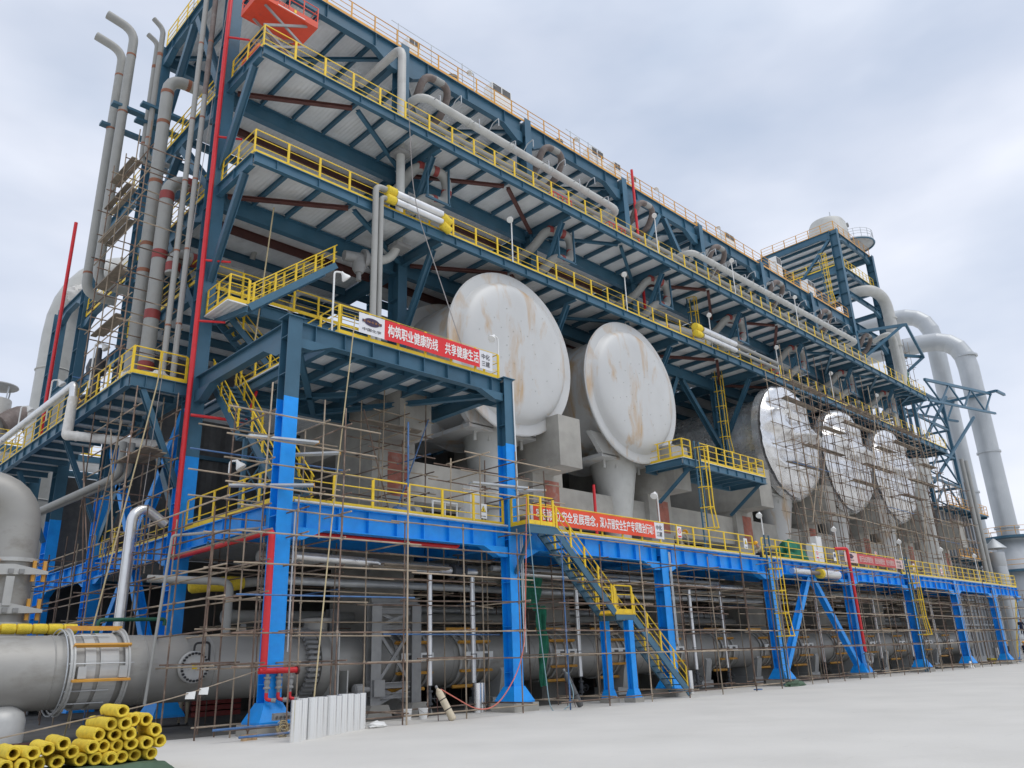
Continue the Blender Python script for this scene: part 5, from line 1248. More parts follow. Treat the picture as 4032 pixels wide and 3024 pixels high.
# ================================================================ scaffolding
PR = .026
POLE = {}
def pole(name, parent, p0, p1, m, joints=(), r=PR):
    p0, p1 = V(p0), V(p1); d = p1 - p0; Ln = d.length; pts, rs = [p0], [r]
    for t in sorted(joints):
        if .06 < t < Ln - .06:
            for q, k in ((-.05, r), (-.04, r * 1.9), (.04, r * 1.9), (.05, r)): pts.append(p0 + d * ((t + q) / Ln)); rs.append(k)
    pts.append(p1); rs.append(r)
    return part(name, MB().tube(pts, rs, 6), m, parent)
def pm(rnd, blue=.015, pale=.35):
    q = rnd.random()
    return 'blue_pole' if q < blue else 'pale_pole' if q < blue + pale else 'rust_pole'
def scaffold(label, origin, rows, xs, zs, ztop, axis='x', seed=1, zbot=0., planks=(), trans=1., over=.35, jit=.05, skipledger=(), seg=6.0, braces=0, pale=.35, group='tube scaffolds round the plant', posts=True):
    """rows: offsets of the pole rows across the run; xs: pole positions along the run; zs: ledger heights; ztop: number or function of position"""
    rnd = random.Random(seed)
    T = thing('scaffold', label, 'scaffold', origin, group)
    P = (lambda a, c, z: V((a, c, z))) if axis == 'x' else (lambda a, c, z: V((c, a, z)))
    zt = ztop if callable(ztop) else (lambda a, i: ztop)
    for ri, c in enumerate(rows):
        for a in xs:
            top = zt(a, ri) + rnd.uniform(-.25, .45); ja, jc = rnd.uniform(-jit, jit), rnd.uniform(-jit, jit)
            lean = rnd.uniform(-.05, .05)
            pole('standard', T, P(a + ja, c + jc, zbot), P(a + ja + lean, c + jc, top), pm(rnd, pale=pale), [z - zbot for z in zs])
        for k, z in enumerate(zs):
            a0, a1 = min(xs) - over, max(xs) + over; a = a0
            while a < a1 - .4:
                b = min(a1, a + seg * rnd.uniform(.8, 1.1)); off = rnd.choice((-.06, .06))
                if z <= zt((a + b) / 2, ri) + .2:
                    pole('ledger', T, P(a - rnd.uniform(.05, .3), c + off, z + rnd.uniform(-.05, .05)), P(b + rnd.uniform(.05, .35), c + off, z + rnd.uniform(-.05, .05)), pm(rnd, pale=pale + .15))
                a = b
    if len(rows) > 1:
        for a in xs:
            for z in zs:
                if rnd.random() < trans * .6 and z <= zt(a, 0):
                    pole('transom', T, P(a + .07, min(rows) - rnd.uniform(.15, .5), z + .06), P(a + .07 + rnd.uniform(-.1, .1), max(rows) + rnd.uniform(.1, .4), z + .06), pm(rnd))
    for (a0, a1, c, z) in planks:
        for k in range(2):
            L_ = a1 - a0
            part('plank', MB().bar(P(a0 + rnd.uniform(-.2, .2), c + k * .27, z + .1), P(a1 + rnd.uniform(-.2, .2), c + k * .27 + rnd.uniform(-.05, .05), z + .1 + rnd.uniform(-.03, .03)), .24, .05), 'plank', T)
    for k in range(braces):
        a = rnd.uniform(min(xs), max(xs) - 1.5); c = min(rows) - .1; z0 = rnd.uniform(zbot, max(zs) - 4)
        pole('brace', T, P(a, c, z0), P(a + rnd.choice((-1.5, 1.8, 2.4)), c, z0 + 4.5), pm(rnd, pale=.6))
    return T
ZL = [.27, 1.85, 2.71, 3.7, 4.57, 5.41, 6.15]
scaffold('rusty tube scaffold in front of the first blue bay', (4, -1.1, 0), (-1.1, .95), [-1.12, .0, 1.45, 3.87, 6.51, 9.1], ZL, lambda a, i: 6.45 if i == 0 else 6.1, seed=11, planks=((4.6, 7.6, .9, 4.95), (4.2, 7.2, 1.3, 4.9)), over=.5)
scaffold('rusty tube scaffold behind the yard stair', (16, -1.6, 0), (-1.75, .95), [10.8, 13.07, 15.6, 18.4, 20.93, 23.7, 26.13], ZL, lambda a, i: 6.0, seed=12, planks=((12, 17, .8, 5.0), (18, 25, 1.2, 4.9), (20, 26, 1.7, 5.1)))
scaffold('rusty tube scaffold in front of the raking braces of the deck', (35, -1.2, 0), (-1.15, .95), [28.3, 30.6, 32.4, 34.5, 36.6, 38.6, 40.9, 43.2, 45.3, 47.6], ZL, lambda a, i: 6.2, seed=13, planks=((29, 36, .9, 5.0), (37, 46, 1.1, 4.8), (30, 40, 1.5, 4.9)))
scaffold('rusty tube scaffold under the far end of the blue deck', (62, -1.2, 0), (-1.15, .95), [49.9, 52, 54.3, 56.4, 58.4, 60.7, 63, 65, 67.4, 69.6, 71.8, 74], ZL, lambda a, i: 6.1, seed=14, planks=((50, 58, .9, 5.0), (58, 68, 1.1, 4.9), (64, 74, 1.1, 5.0)))
scaffold('inner tube scaffold over the header pipe in the near bays', (12, 2.5, 0), (2.3, 6.6), [1.2, 3.4, 8.4, 10.6, 12.9, 15.1, 17.4, 19.6, 22, 24.4], [3.2, 4.2, 4.75, 5.2, 5.6], lambda a, i: 6.1, seed=15, planks=((9.5, 15, 2.4, 4.8), (16, 23, 2.6, 4.9), (10, 18, 4.5, 4.95), (18, 25, 5.2, 4.85), (3, 8, 5, 4.8)))
scaffold('inner tube scaffold over the header pipe in the far bays', (50, 2.5, 0), (2.3, 6.6), [27, 30, 33, 36, 39, 42, 45, 48, 51, 54, 57, 60, 63, 66, 69, 72], [3.2, 4.4, 4.9, 5.4], lambda a, i: 6.1, seed=16, planks=((28, 38, 2.4, 4.9), (39, 50, 2.6, 4.9), (50, 62, 2.5, 4.9), (60, 72, 3.0, 5.0)))
scaffold('leaning tube scaffold along the side face beside the header pipe', (-1.6, 1.5, 0), (-1.95, -.9), [.35, 2.45, 5.6, 7.3, 9.0, 10.7, 12.5, 14.3, 16.2, 18.4, 20.6], [1.9, 2.8, 3.7, 4.6, 5.5, 6.4, 7.2], lambda a, i: 6.9 if a > 4 else 6.2, axis='y', seed=17, over=.9)
scaffold('tall tube scaffold under the side walkway with tan planks', (-1.6, 8, 6.7), (-2.3, -.8), [7.0, 8.4, 9.9, 11.6], [8.0, 9.2, 10.0, 11.0], lambda a, i: 11.9, axis='y', seed=18, zbot=5.2, planks=((6.6, 9.2, -1.9, 9.3), (6.8, 9.0, -1.4, 9.3)), braces=4)
scaffold('tube scaffold with slanting planks round the vertical pipes', (-1.9, 9, 12.4), (-2.55, -.55), [8.7, 10.1, 11.6, 13.2], [13.7, 14.9, 15.9, 17.0, 18.2, 19.4, 20.6, 21.8, 23.0], lambda a, i: 24.2 - i * 1.8, axis='y', seed=19, zbot=12.45,
         planks=((10.2, 13.0, -2.4, 15.6), (10.4, 13.2, -2.5, 17.9), (10.6, 13.4, -2.5, 20.3), (10.8, 13.6, -2.5, 22.1), (10.9, 13.7, -2.4, 23.6)), trans=1.4)
scaffold('small tube scaffold round the painted edge of the corner column', (0, -1, 5.5), (-1.0, 1.3), [-1.1, .75, 1.5], [6.75, 7.5, 8.2, 9.0], lambda a, i: 9.6, seed=20, zbot=5.4, over=1.1, seg=9, trans=1.4)
scaffold('small tube scaffold round the painted edge of the second tall column', (9.7, -.8, 6.2), (-.95, .75), [7.4, 9.25, 10.9], [7.6, 8.3, 8.95], lambda a, i: 9.1, seed=21, zbot=6.65, over=.7, seg=9, trans=1.4)
scaffold('tube scaffold standing against the first concrete pier', (6.8, 4, 6.6), (2.9, 4.5), [5.75, 6.75, 7.9], [7.4, 8.2, 9.0, 9.8, 10.6, 11.3], lambda a, i: 12.0, seed=22, zbot=6.65, planks=((5.0, 7.8, 3.0, 10.75),), braces=2, trans=1.5)
def steel_board(label, p0, p1):
    T = thing('walkway_board', label, 'scaffold board', p0, 'steel boards on scaffolds')
    p0, p1 = V(p0), V(p1)
    part('board', MB().bar(p0, p1, .3, .06), 'galv', T)
    d = (p1 - p0).normalized(); part('end_cap', MB().bar(p1 + d * .002, p1 + d * .02, .3, .1), 'orange_yellow', T)
steel_board('new galvanised scaffold board with yellow end beside the corner column, outer one', (-1.6, -.75, 8.25), (.55, -1.0, 8.33))
steel_board('new galvanised scaffold board with yellow end beside the corner column, inner one', (.4, .9, 8.3), (1.9, -.2, 8.38))
steel_board('weathered board on the lower tubes beside the corner column', (-1.5, .4, 6.98), (.55, -.95, 7.0))
steel_board('galvanised scaffold board with yellow end by the second tall column, outer one', (7.3, -.55, 8.0), (9.9, -.85, 8.05))
steel_board('galvanised scaffold board with yellow end by the second tall column, inner one', (9.9, -.2, 8.1), (11.2, -.6, 8.15))
T = thing('scaffold_pole', 'lone upright pole with blue upper half in front of the concrete pier', 'pole', (3.9, -1.25, 0))
part('lower_length', MB().tube([(3.92, -1.25, 0), (3.9, -1.25, 7.3)], .03, 8), 'pale_pole', T)
part('upper_length', MB().tube([(3.9, -1.25, 7.3), (3.88, -1.25, 9.55)], .03, 8), 'blue_pole', T)
T = thing('grey_mast', 'long leaning grey conduit in front of the big header pipe', 'pole', (-2.2, 2.6, 0))
part('shaft', MB().pipe([(-2.35, 2.9, .9), (-2.1, 2.8, 5.75), (.4, .6, 5.95)], .045, .1, 8), 'grey_pipe', T, True)
for k, (x, lb) in enumerate(((43.3, 'next to the braced bay'), (53.1, 'between the other two wrapped tanks'), (62.9, 'closest to the grey clad building'))):
    xs = [x - 4.7 + 1.34 * j for j in range(8)]
    scaffold('dense tube scaffold wrapped round the foil tank ' + lb, (x, 2.4, ZD), (1.6, 2.9), xs, [ZD + .9 + 1.55 * j for j in range(9)], lambda a, i, x=x: 21.0 - abs(a - x) * .1 + (1.6 if i == 0 else 0), seed=30 + k, zbot=ZD + .04,
             planks=((x - 4, x + 1, 2.0, 18.5), (x - 2, x + 4, 1.9, 15.4), (x - 4.5, x + .5, 2.0, 13.8), (x - 1, x + 4.5, 2.0, 10.7), (x - 3, x + 3, 2.1, 20.0), (x + 1, x + 4.6, 1.8, 17.2)), braces=9, trans=.55, pale=.25, seg=5)
scaffold('tube scaffold reaching past the last foil tank', (71, 2.4, ZD), (1.8, 3.2), [68.4, 70, 71.6, 73.2, 74.8], [ZD + .9 + 1.7 * j for j in range(6)], lambda a, i: 16.5, seed=40, zbot=ZD + .04, braces=3, planks=((69, 74, 2.1, 12.5),))
scaffold('tube scaffold hanging by the far tower pipe', (80, 6.6, 28), (6.4, 8.4), [78.9, 80.4, 82], [30.5, 32, 33.5], lambda a, i: 35.0, seed=41, zbot=27.5, planks=((78.6, 82, 6.8, 33.2),))

# ================================================================ yard objects
PT = [(-5.95, 1.1), (-6.09, .88), (-5.87, .88), (-5.65, .92), (-5.42, .91), (-6.26, .71), (-5.99, .69), (-5.76, .69), (-5.30, .72), (-6.39, .52), (-6.15, .51), (-5.92, .5), (-5.69, .51), (-5.45, .51), (-5.18, .52),
      (-6.52, .315), (-6.27, .31), (-6.05, .30), (-5.82, .30), (-5.57, .30), (-5.30, .31), (-6.9, .62), (-7.12, .55), (-7.37, .51), (-7.62, .52), (-6.68, .46), (-7.73, .32), (-7.50, .32), (-7.20, .31), (-6.93, .32)]
PN = ['single tube at the very top'] + [s + ' tube in the second layer from the top' for s in ('first', 'second', 'third', 'fourth')] + [s + ' tube in the middle layer' for s in ('first', 'second', 'third', 'fourth')] + \
     [s + ' tube in the layer above the bottom one' for s in ORD[:6]] + [s + ' tube in the bottom layer of the tall part' for s in ORD[:6]] + ['raised tube at the low shoulder', 'tube second on the low shoulder', 'tube third on the low shoulder', 'outermost upper tube on the low tail', 'half crushed tube in the dip', 'outermost lower tube on the low tail', 'second lower tube on the low tail', 'third lower tube on the low tail', 'fourth lower tube on the low tail']
for k, ((x, z), nm) in enumerate(zip(PT, PN)):
    rnd = random.Random(k + 100)
    y0 = -5.5 + rnd.uniform(-.12, .12); a = rnd.uniform(-.12, .10); ln = rnd.uniform(.95, 1.05)
    d = V((a + .06, 1, rnd.uniform(-.01, .01))).normalized(); n = 20; ro = .116; ri = .066
    mb = MB(); vs = []; side = d.cross(V((0, 0, 1))).normalized(); upv = side.cross(d)
    prof = [(ri, .5), (ri, .02), (ri + .006, 0), (ro - .012, -.005), (ro, .02)] + [(ro, .02 + (ln - .04) * j / 9) for j in range(1, 10)] + [(ro - .02, ln), (.02, ln)]
    sq = rnd.uniform(-.08, .08)
    for pi_, (r_, t) in enumerate(prof):
        for j in range(n):
            q = 6.28318 * j / n
            rr = r_ + (.012 * mnoise.noise(V((math.cos(q) * 2 + k, math.sin(q) * 2, t * 5))) if pi_ > 1 else .006 * mnoise.noise(V((math.cos(q) * 3 + k, math.sin(q) * 3, t))))
            vs.append(V((x, y0, z)) + d * (t + (.012 * mnoise.noise(V((math.cos(q) * 3, math.sin(q) * 3, k))) if t < .05 else 0)) + side * math.cos(q) * rr * (1 + sq) + upv * math.sin(q) * rr * (1 - sq))
    m_ = len(prof)
    mb._add(vs, [(i * n + j, (i + 1) * n + j, (i + 1) * n + (j + 1) % n, i * n + (j + 1) % n) for i in range(m_ - 1) for j in range(n)] + [tuple(range(n)), tuple(range((m_ - 1) * n, m_ * n))[::-1]])
    mb.mi = [1 if f[0] < n or len(f) == n and f[0] == 0 else 0 for f in mb.f]
    single('insulation_tube', mb, ['glasswool', 'glasswool'], 'yellow glass wool ' + nm + ' of the pile', 'insulation tube', (x, y0, z), 'yellow insulation tubes in the pile', smooth=True)
# tarpaulin mound under the pile
def mound(nm, label, cx, cy, rx, ry, h, m, seed, flat=.5, wr=.05, top=None):
    mb = MB(); nx = ny = 30; vs = []
    for i in range(nx + 1):
        for j in range(ny + 1):
            u, v = i / nx * 2 - 1, j / ny * 2 - 1; q = max(abs(u), abs(v)) ** 3
            z = h * min(1, max(0, (1 - q) / flat)) + wr * mnoise.noise(V((u * 4 + seed, v * 4, seed))) * min(1, (1 - q) * 3)
            vs.append((cx + u * rx, cy + v * ry, max(.006, z) + (.006 if q > .98 else 0)))
    mb._add(vs, [(i * (ny + 1) + j, (i + 1) * (ny + 1) + j, (i + 1) * (ny + 1) + j + 1, i * (ny + 1) + j + 1) for i in range(nx) for j in range(ny)])
    return single(nm, mb, m, label, 'tarpaulin', (cx, cy, 0), smooth=True)
mound('tarpaulin', 'crumpled dark green tarpaulin spread under the pile of yellow tubes', -6.55, -5.1, 1.62, .78, .18, 'olive_tarp', 3, .35, .035)
# standing aluminium cylinders
a0, a1 = V((-.70, -2.80, 0)), V((2.40, -1.02, 0))
for k in range(11):
    rnd = random.Random(k + 60)
    p = lerp(a0, a1, k / 10) + V((rnd.uniform(-.02, .02), rnd.uniform(-.03, .03) + (.12 if k in (1, 4) else 0), 0)); r = .148; h = .98 + rnd.uniform(-.01, .03)
    mb = MB().lathe(p, (0, 0, 1), [(r - .004, .4), (r - .004, h), (r, h), (r, 0)], 28, caps=False).box(p.x - .006, p.y - r - .006, 0, p.x + .006, p.y - r + .004, h)
    single('metal_sleeve', mb, 'aluminium', 'shiny upright metal sheet sleeve, %s in the row counted from the corner column' % ORD[k], 'metal sleeve', p, 'row of shiny metal sleeves standing on the yard', smooth=True)
for k, (x, y) in enumerate(((8.75, .9), (9.05, 1.05), (21.9, .6))):
    single('metal_sleeve', MB().lathe((x, y, 0), (0, 0, 1), [(.14, .4), (.14, 1.0), (.145, 1.0), (.145, 0)], 24, caps=False), 'aluminium', ['shiny metal sleeve half hidden behind the second tall column, outer one', 'shiny metal sleeve half hidden behind the second tall column, inner one', 'lone shiny metal sleeve under the deck past the yard stair'][k], 'metal sleeve', (x, y, 0), smooth=True)
for k, (x, y) in enumerate(((75.9, 2.6), (76.3, 2.75))):
    single('metal_sleeve', MB().lathe((x, y, 0), (0, 0, 1), [(.2, .4), (.2, 1.3), (.205, 1.3), (.205, 0)], 20, caps=False), 'white_paint', ['first', 'second'][k] + ' white tube standing behind the walking man', 'metal sleeve', (x, y, 0), smooth=True)
def gas_cylinder(label, foot_, top, m):
    foot_, top = V(foot_), V(top); d = (top - foot_); h = d.length; d.normalize()
    T = thing('gas_cylinder', label, 'gas cylinder', foot_)
    part('body', MB().lathe(foot_, d, [(.085, 0), (.11, .03), (.115, .06), (.115, h * .78), (.10, h * .86), (.05, h * .92), (.04, h * .95)], 24), m, T, True)
    part('valve', MB().lathe(foot_ + d * h * .95, d, [(.03, 0), (.045, .02), (.045, .08), (.03, .1)], 10), 'grey_iron', T, True)
    for t in (.3, .6): part('band', MB().tube([foot_ + d * h * t, foot_ + d * (h * t + .03)], .12, 20), 'black', T)
    rk = thing('cylinder_stand', 'thin rusty stand propping the ' + label.split(' leaning')[0], 'stand', foot_ + V((-.3, .3, 0)))
    tp = foot_ + d * h * .62 + V((-.02, .13, 0))
    for dx in (-.22, .22):
        part('leg', MB().tube([tp + V((dx * .5, 0, .05)), V((foot_.x + dx - .05, foot_.y + .42, 0))], .014, 6), 'primer', rk)
    part('crossbar', MB().tube([tp + V((-.11, 0, .05)), tp + V((.11, 0, .05))], .014, 6), 'primer', rk)
    return T
mat('cream_worn', (.62, .54, .40), .75, var=.2, dirt=(.25, .18, .11), dirt_amt=.8, dirt_scale=5, vscale=5)
gas_cylinder('worn cream gas cylinder leaning on its stand in front of the trestle', (5.72, -1.31, .02), (5.40, -.85, 1.02), 'cream_worn')
gas_cylinder('dark grey gas cylinder leaning on its stand by the yard stair', (12.16, -1.05, .02), (11.75, -.65, 1.35), 'dark_grey')
for k, (x, y) in enumerate(((5.3, .55), (5.85, .4))):
    T = thing('bucket', ['white plastic bucket by the trestle foot, nearer the sleeves', 'white plastic bucket by the trestle foot, nearer the gas cylinder'][k], 'bucket', (x, y, 0))
    part('body', MB().lathe((x, y, .004), (0, 0, 1), [(.13, 0), (.155, .3), (.165, .3), (.165, .34), (.15, .34)], 20), 'white_paint', T, True)
    part('handle', MB().tube([(x - .16, y, .3), (x - .1, y - .17, .2), (x + .1, y - .17, .2), (x + .16, y, .3)], .006, 5), 'grey_iron', T)
for k, (x, y, r_) in enumerate(((-1.25, -1.15, .3), (-1.08, -1.05, -.2), (-.95, -1.12, .6))):
    c, s = math.cos(r_), math.sin(r_)
    mb = MB().bar((x - .06 * c, y - .06 * s, .075), (x + .06 * c, y + .06 * s, .075), .11, .15)
    single('wood_block', mb, 'wood_new', ['first', 'second', 'third'][k] + ' fresh wooden block wedged at the scaffold foot by the corner column', 'wood block', (x, y, 0))
def crumple(nm, label, cx, cy, cz, rx, ry, rz, m, seed, cat='bag', amp=.35):
    mb = MB(); n, mm = 22, 14; vs = []
    for i in range(mm + 1):
        th = math.pi * i / mm
        for j in range(n):
            ph = 6.28318 * j / n; d = V((math.sin(th) * math.cos(ph), math.sin(th) * math.sin(ph), math.cos(th)))
            k = 1 + amp * mnoise.noise(d * 2.3 + V((seed, 0, 0))) + amp * .5 * mnoise.noise(d * 5 + V((0, seed, 0)))
            vs.append((cx + d.x * rx * k, cy + d.y * ry * k, max(.005, cz + d.z * rz * k)))
    mb._add(vs, [(i * n + j, (i + 1) * n + j, (i + 1) * n + (j + 1) % n, i * n + (j + 1) % n) for i in range(mm) for j in range(n)])
    return single(nm, mb, m, label, cat, (cx, cy, 0), smooth=True)
crumple('plastic_bag', 'crumpled white plastic bag on the yard past the metal sleeves', 2.95, -1.1, .07, .30, .14, .10, 'white_paint', 2)
crumple('wrapped_roll', 'white wrapped roll lying behind the metal sleeves', .35, -1.25, .11, .42, .12, .10, 'white_wool', 5, 'roll', .15)
crumple('ground_tarpaulin', 'dark green rag heap on the ground under the caged ladder', 28.7, -1.15, .05, .9, .25, .22, 'olive_tarp', 8, 'tarpaulin')
crumple('deck_tarpaulin', 'green tarpaulin draped over something on the deck behind the no-smoking sign', 35.0, 1.1, ZD + .6, 1.5, .5, .85, 'green_net', 4, 'tarpaulin', .5)
crumple('rag_bundle', 'white rag bundle on the side walkway, larger one', -1.2, 8.2, ZS + .2, .5, .35, .3, 'white_wool', 6, 'rag')
crumple('rag_bundle', 'white rag bundle on the side walkway, by the lamp', -1.9, 9.6, ZS + .35, .35, .5, .4, 'white_wool', 7, 'rag')
for k, (x0, x1, y) in enumerate(((-2.1, -.35, -1.2), (-1.55, -.05, -1.55))):
    single('short_pole', MB().tube([(x0, y + .1, .32 - k * .2), (x1, y - .1, .34 - k * .2)], .03, 8), 'blue_pole', ['blue pole end sticking out over the wooden blocks, upper', 'blue pole end lying over the wooden blocks, lower'][k], 'pole', (x0, y, 0))
cm = MB()
for k in range(7): cm.ring((-.15 + .05 * math.sin(k * 2.1), -1.15 + .05 * math.cos(k * 1.7), .12 + .03 * k), (.2 * math.sin(k), -1, .3 * math.cos(k * 2)), .14 + .03 * math.sin(k * 3), .012, 18, 5)
single('cable_coil', cm, 'rope', 'tangled pale cable coil at the foot of the corner column', 'cable', (-.15, -1.15, 0))
T = thing('junction_box', 'grey junction box with sockets at the foot of the corner column', 'box', (-.05, -.95, .3))
part('box_body', MB().box(-.32, -.98, .42, .42, -.82, .60), 'grey_iron', T); part('stand', MB().box(-.1, -.93, 0, .1, -.87, .418), 'grey_iron', T)
sk = MB()
for k in range(6): sk.lathe((-.26 + k * .12, -.982, .5), (0, -1, 0), [(.035, 0), (.035, .03)], 8)
part('socket', sk, 'dark_grey', T)['kind'] = 'stuff'
T = thing('pallet_stack', 'rusty red stack of steel frames in the dark under the deck', 'stack', (1.9, 7.2, 0))
for k in range(3): part('frame_layer', MB().box(.8, 6.9, .25 + k * .2, 2.6, 8.1, .25 + k * .2 + .16), 'red_band', T)
part('stand', MB().box(.9, 7.0, 0, 2.5, 8.0, .24), 'dark_grey', T)
for k, p in enumerate(((56.8, -.9), (24.7, -1.3))):
    single('scrap_board', MB()._add([(p[0], p[1], 0), (p[0] + .7, p[1], 0), (p[0] + .6, p[1] + .12, .5), (p[0] + .1, p[1] + .12, .5), (p[0], p[1] + .25, 0), (p[0] + .7, p[1] + .25, 0)], [(0, 1, 2, 3), (1, 5, 2), (0, 3, 4), (4, 3, 2, 5), (0, 4, 5, 1)]) if k == 0 else MB().box(p[0], p[1], .0, p[0] + .4, p[1] + .25, .05), 'white_paint' if k == 0 else 'blue_pole',
           ['white board propped on the yard by the far columns', 'small blue scrap lying past the foot of the yard stair'][k], 'board', (p[0], p[1], 0))
for k in range(4):
    a = k * .7
    single('insulation_tube', MB().lathe((69.6 + .15 * k, 1.2 - .2 * k, .15 + .12 * (k > 1)), (math.cos(a) * .9, math.sin(a), .1), [(.07, 0), (.13, .01), (.13, 1.0), (.07, 1.01)], 14), 'glasswool', '%s yellow tube in the small heap near the walking man' % ORD[k], 'insulation tube', (69.6, 1.2, 0), 'small heap of yellow tubes by the far column')
for k, (x, y) in enumerate(((75.9, -.3), (77.4, 0.2))):
    crumple('rubbish_bag', ['white', 'second white'][k] + ' rubbish bag on the ground by the far stair', x, y, .25, .35, .3, .3, 'white_paint', 11 + k, 'bag')

# ropes, hoses, nets
def line(nm, label, pts, r, m, cat):
    P_ = [V(p) for p in pts]
    return single(nm, MB().tube(fillet(P_, 2.0, 10) if len(P_) > 2 else P_, r, 6), m, label, cat, P_[-1], smooth=True)
line('rope', 'tan rope running from the side walkway down to the yard past the expansion joint', [(-1.5, 7.3, 13.0), (-1.52, 7.25, 12.2), (-3.7, 5.2, 0)], .025, 'rope', 'rope')
line('rope', 'thin grey line hanging from the side walkway rail', [(-1.35, 7.3, 13.2), (-1.9, 6.6, 4.0)], .014, 'grey_rope', 'rope')
line('rope', 'doubled tan rope from the banner platform down to the metal sleeves', [(2.3, -.2, 13.4), (1.3, -.9, 6.6), (.25, -2.0, .9)], .022, 'rope', 'rope')
line('rope', 'thin grey line slanting across the galleries and the stained tank', [(7.45, 3.75, 27.9), (7.55, 3.4, 22.0), (7.6, .0, 13.3)], .02, 'grey_rope', 'rope')
line('rope', 'thin line hanging from the roof down the corner past the red main', [(-.55, 6.6, 34), (-1.2, 6.9, 13.4)], .014, 'grey_rope', 'rope')
line('rope', 'tan hoisting rope hanging inside the frame by the inner stair', [(2.0, 6.0, 20.6), (1.6, 6.0, 14.0)], .03, 'rope', 'rope')
T = thing('barrier_tape', 'sagging yellow barrier tape with paper flags across the yard corner', 'tape', (-4, -3.5, 1.2))
tp = [V((-.85, -.9, 1.72)), V((-2.6, -2.1, 1.42)), V((-4.4, -3.5, 1.16)), V((-6.4, -5.0, .98)), V((-8.6, -6.8, .80))]
part('tape', MB().tube(fillet(tp, 1.5, 6), .013, 5), 'pale_pole', T)
for k, t in enumerate((.42, .55)):
    p = lerp(tp[0], tp[2], t + .2)
    part('flag', MB()._add([(p.x - .1, p.y, p.z), (p.x + .1, p.y - .05, p.z + .02), (p.x + .08, p.y - .06, p.z - .15), (p.x - .12, p.y, p.z - .14)], [(0, 1, 2, 3)]), 'white_paint', T)
line('hose', 'salmon red gas hose looping from the upper landing to the cream cylinder', [(9.44, -1.3, 7.55), (9.2, -1.35, 4.6), (8.9, -1.4, 1.6), (7.2, -1.4, -.02), (5.5, -.95, .95)], .02, 'red_hose', 'hose')
line('hose', 'pale blue gas hose looping from the upper landing to the grey cylinder', [(9.5, -1.3, 6.9), (9.65, -1.35, 4.0), (10.2, -1.35, -.3), (11.75, -1.2, .3), (11.8, -.75, 1.25)], .018, 'blue_hose', 'hose')
def net(label, x0, x1, z0, z1, y, seed, m='green_net'):
    mb = MB(); nx, nz = 24, 20; vs = []
    for i in range(nx + 1):
        for j in range(nz + 1):
            u, v = i / nx, j / nz
            vs.append((x0 + (x1 - x0) * (.5 + (u - .5) * (1 - .25 * (1 - v))) + .05 * mnoise.noise(V((u * 3, v * 6, seed))), y + .22 * mnoise.noise(V((u * 5 + seed, v * 3, 0))), z0 + (z1 - z0) * v + .12 * mnoise.noise(V((u * 4, v * 2, seed + 5)))))
    mb._add(vs, [(i * (nz + 1) + j, (i + 1) * (nz + 1) + j, (i + 1) * (nz + 1) + j + 1, i * (nz + 1) + j + 1) for i in range(nx) for j in range(nz)])
    return single('safety_net', mb, m, label, 'net', ((x0 + x1) / 2, y, z0), smooth=True)
net('green safety net sheet hung in the dark behind the second tall column', 11.2, 13.6, 3.75, 5.2, 2.0, 1)
net('narrow strip of green safety net trailing down to the header pipe', 12.3, 12.9, .75, 3.8, 1.2, 2)
net('green rag caught on the far tower scaffold', 78.6, 79.6, 29.2, 31.0, 6.3, 3)
# black actuated valve on the side walkway
T = thing('control_valve', 'black actuated control valve standing on the side walkway', 'valve', (-1.5, 15.2, ZS))
part('bonnet', MB().lathe((-1.5, 15.2, ZS), (0, 0, 1), [(.35, 0), (.5, .02), (.5, .5), (.7, .52), (.7, .75), (.45, .78), (.35, 1.1), (.5, 1.12), (.5, 1.22), (.28, 1.3), (.22, 2.3), (.4, 2.35), (.45, 2.6), (.35, 3.0), (.15, 3.05), (.13, 3.6), (.02, 3.62)], 20), 'dark_iron', T, True)
part('hand_wheel', MB().ring((-.75, 14.9, ZS + 2.7), (1, 0, 0), .35, .035, 20).tube([(-1.4, 15.0, ZS + 2.7), (-.75, 14.9, ZS + 2.7)], .06, 8), 'dark_iron', T, True)
T = thing('motor_valve', 'grey motor operated valve on the pale riser under the lower gallery', 'valve', (6.9, 6.3, 19.5))
part('casing', MB().lathe((6.6, 6.3, 19.9), (0, 0, -1), [(.2, 0), (.32, .1), (.32, .6), (.2, .8), (.12, .82), (.12, 1.2)], 16), 'grey_iron', T, True)

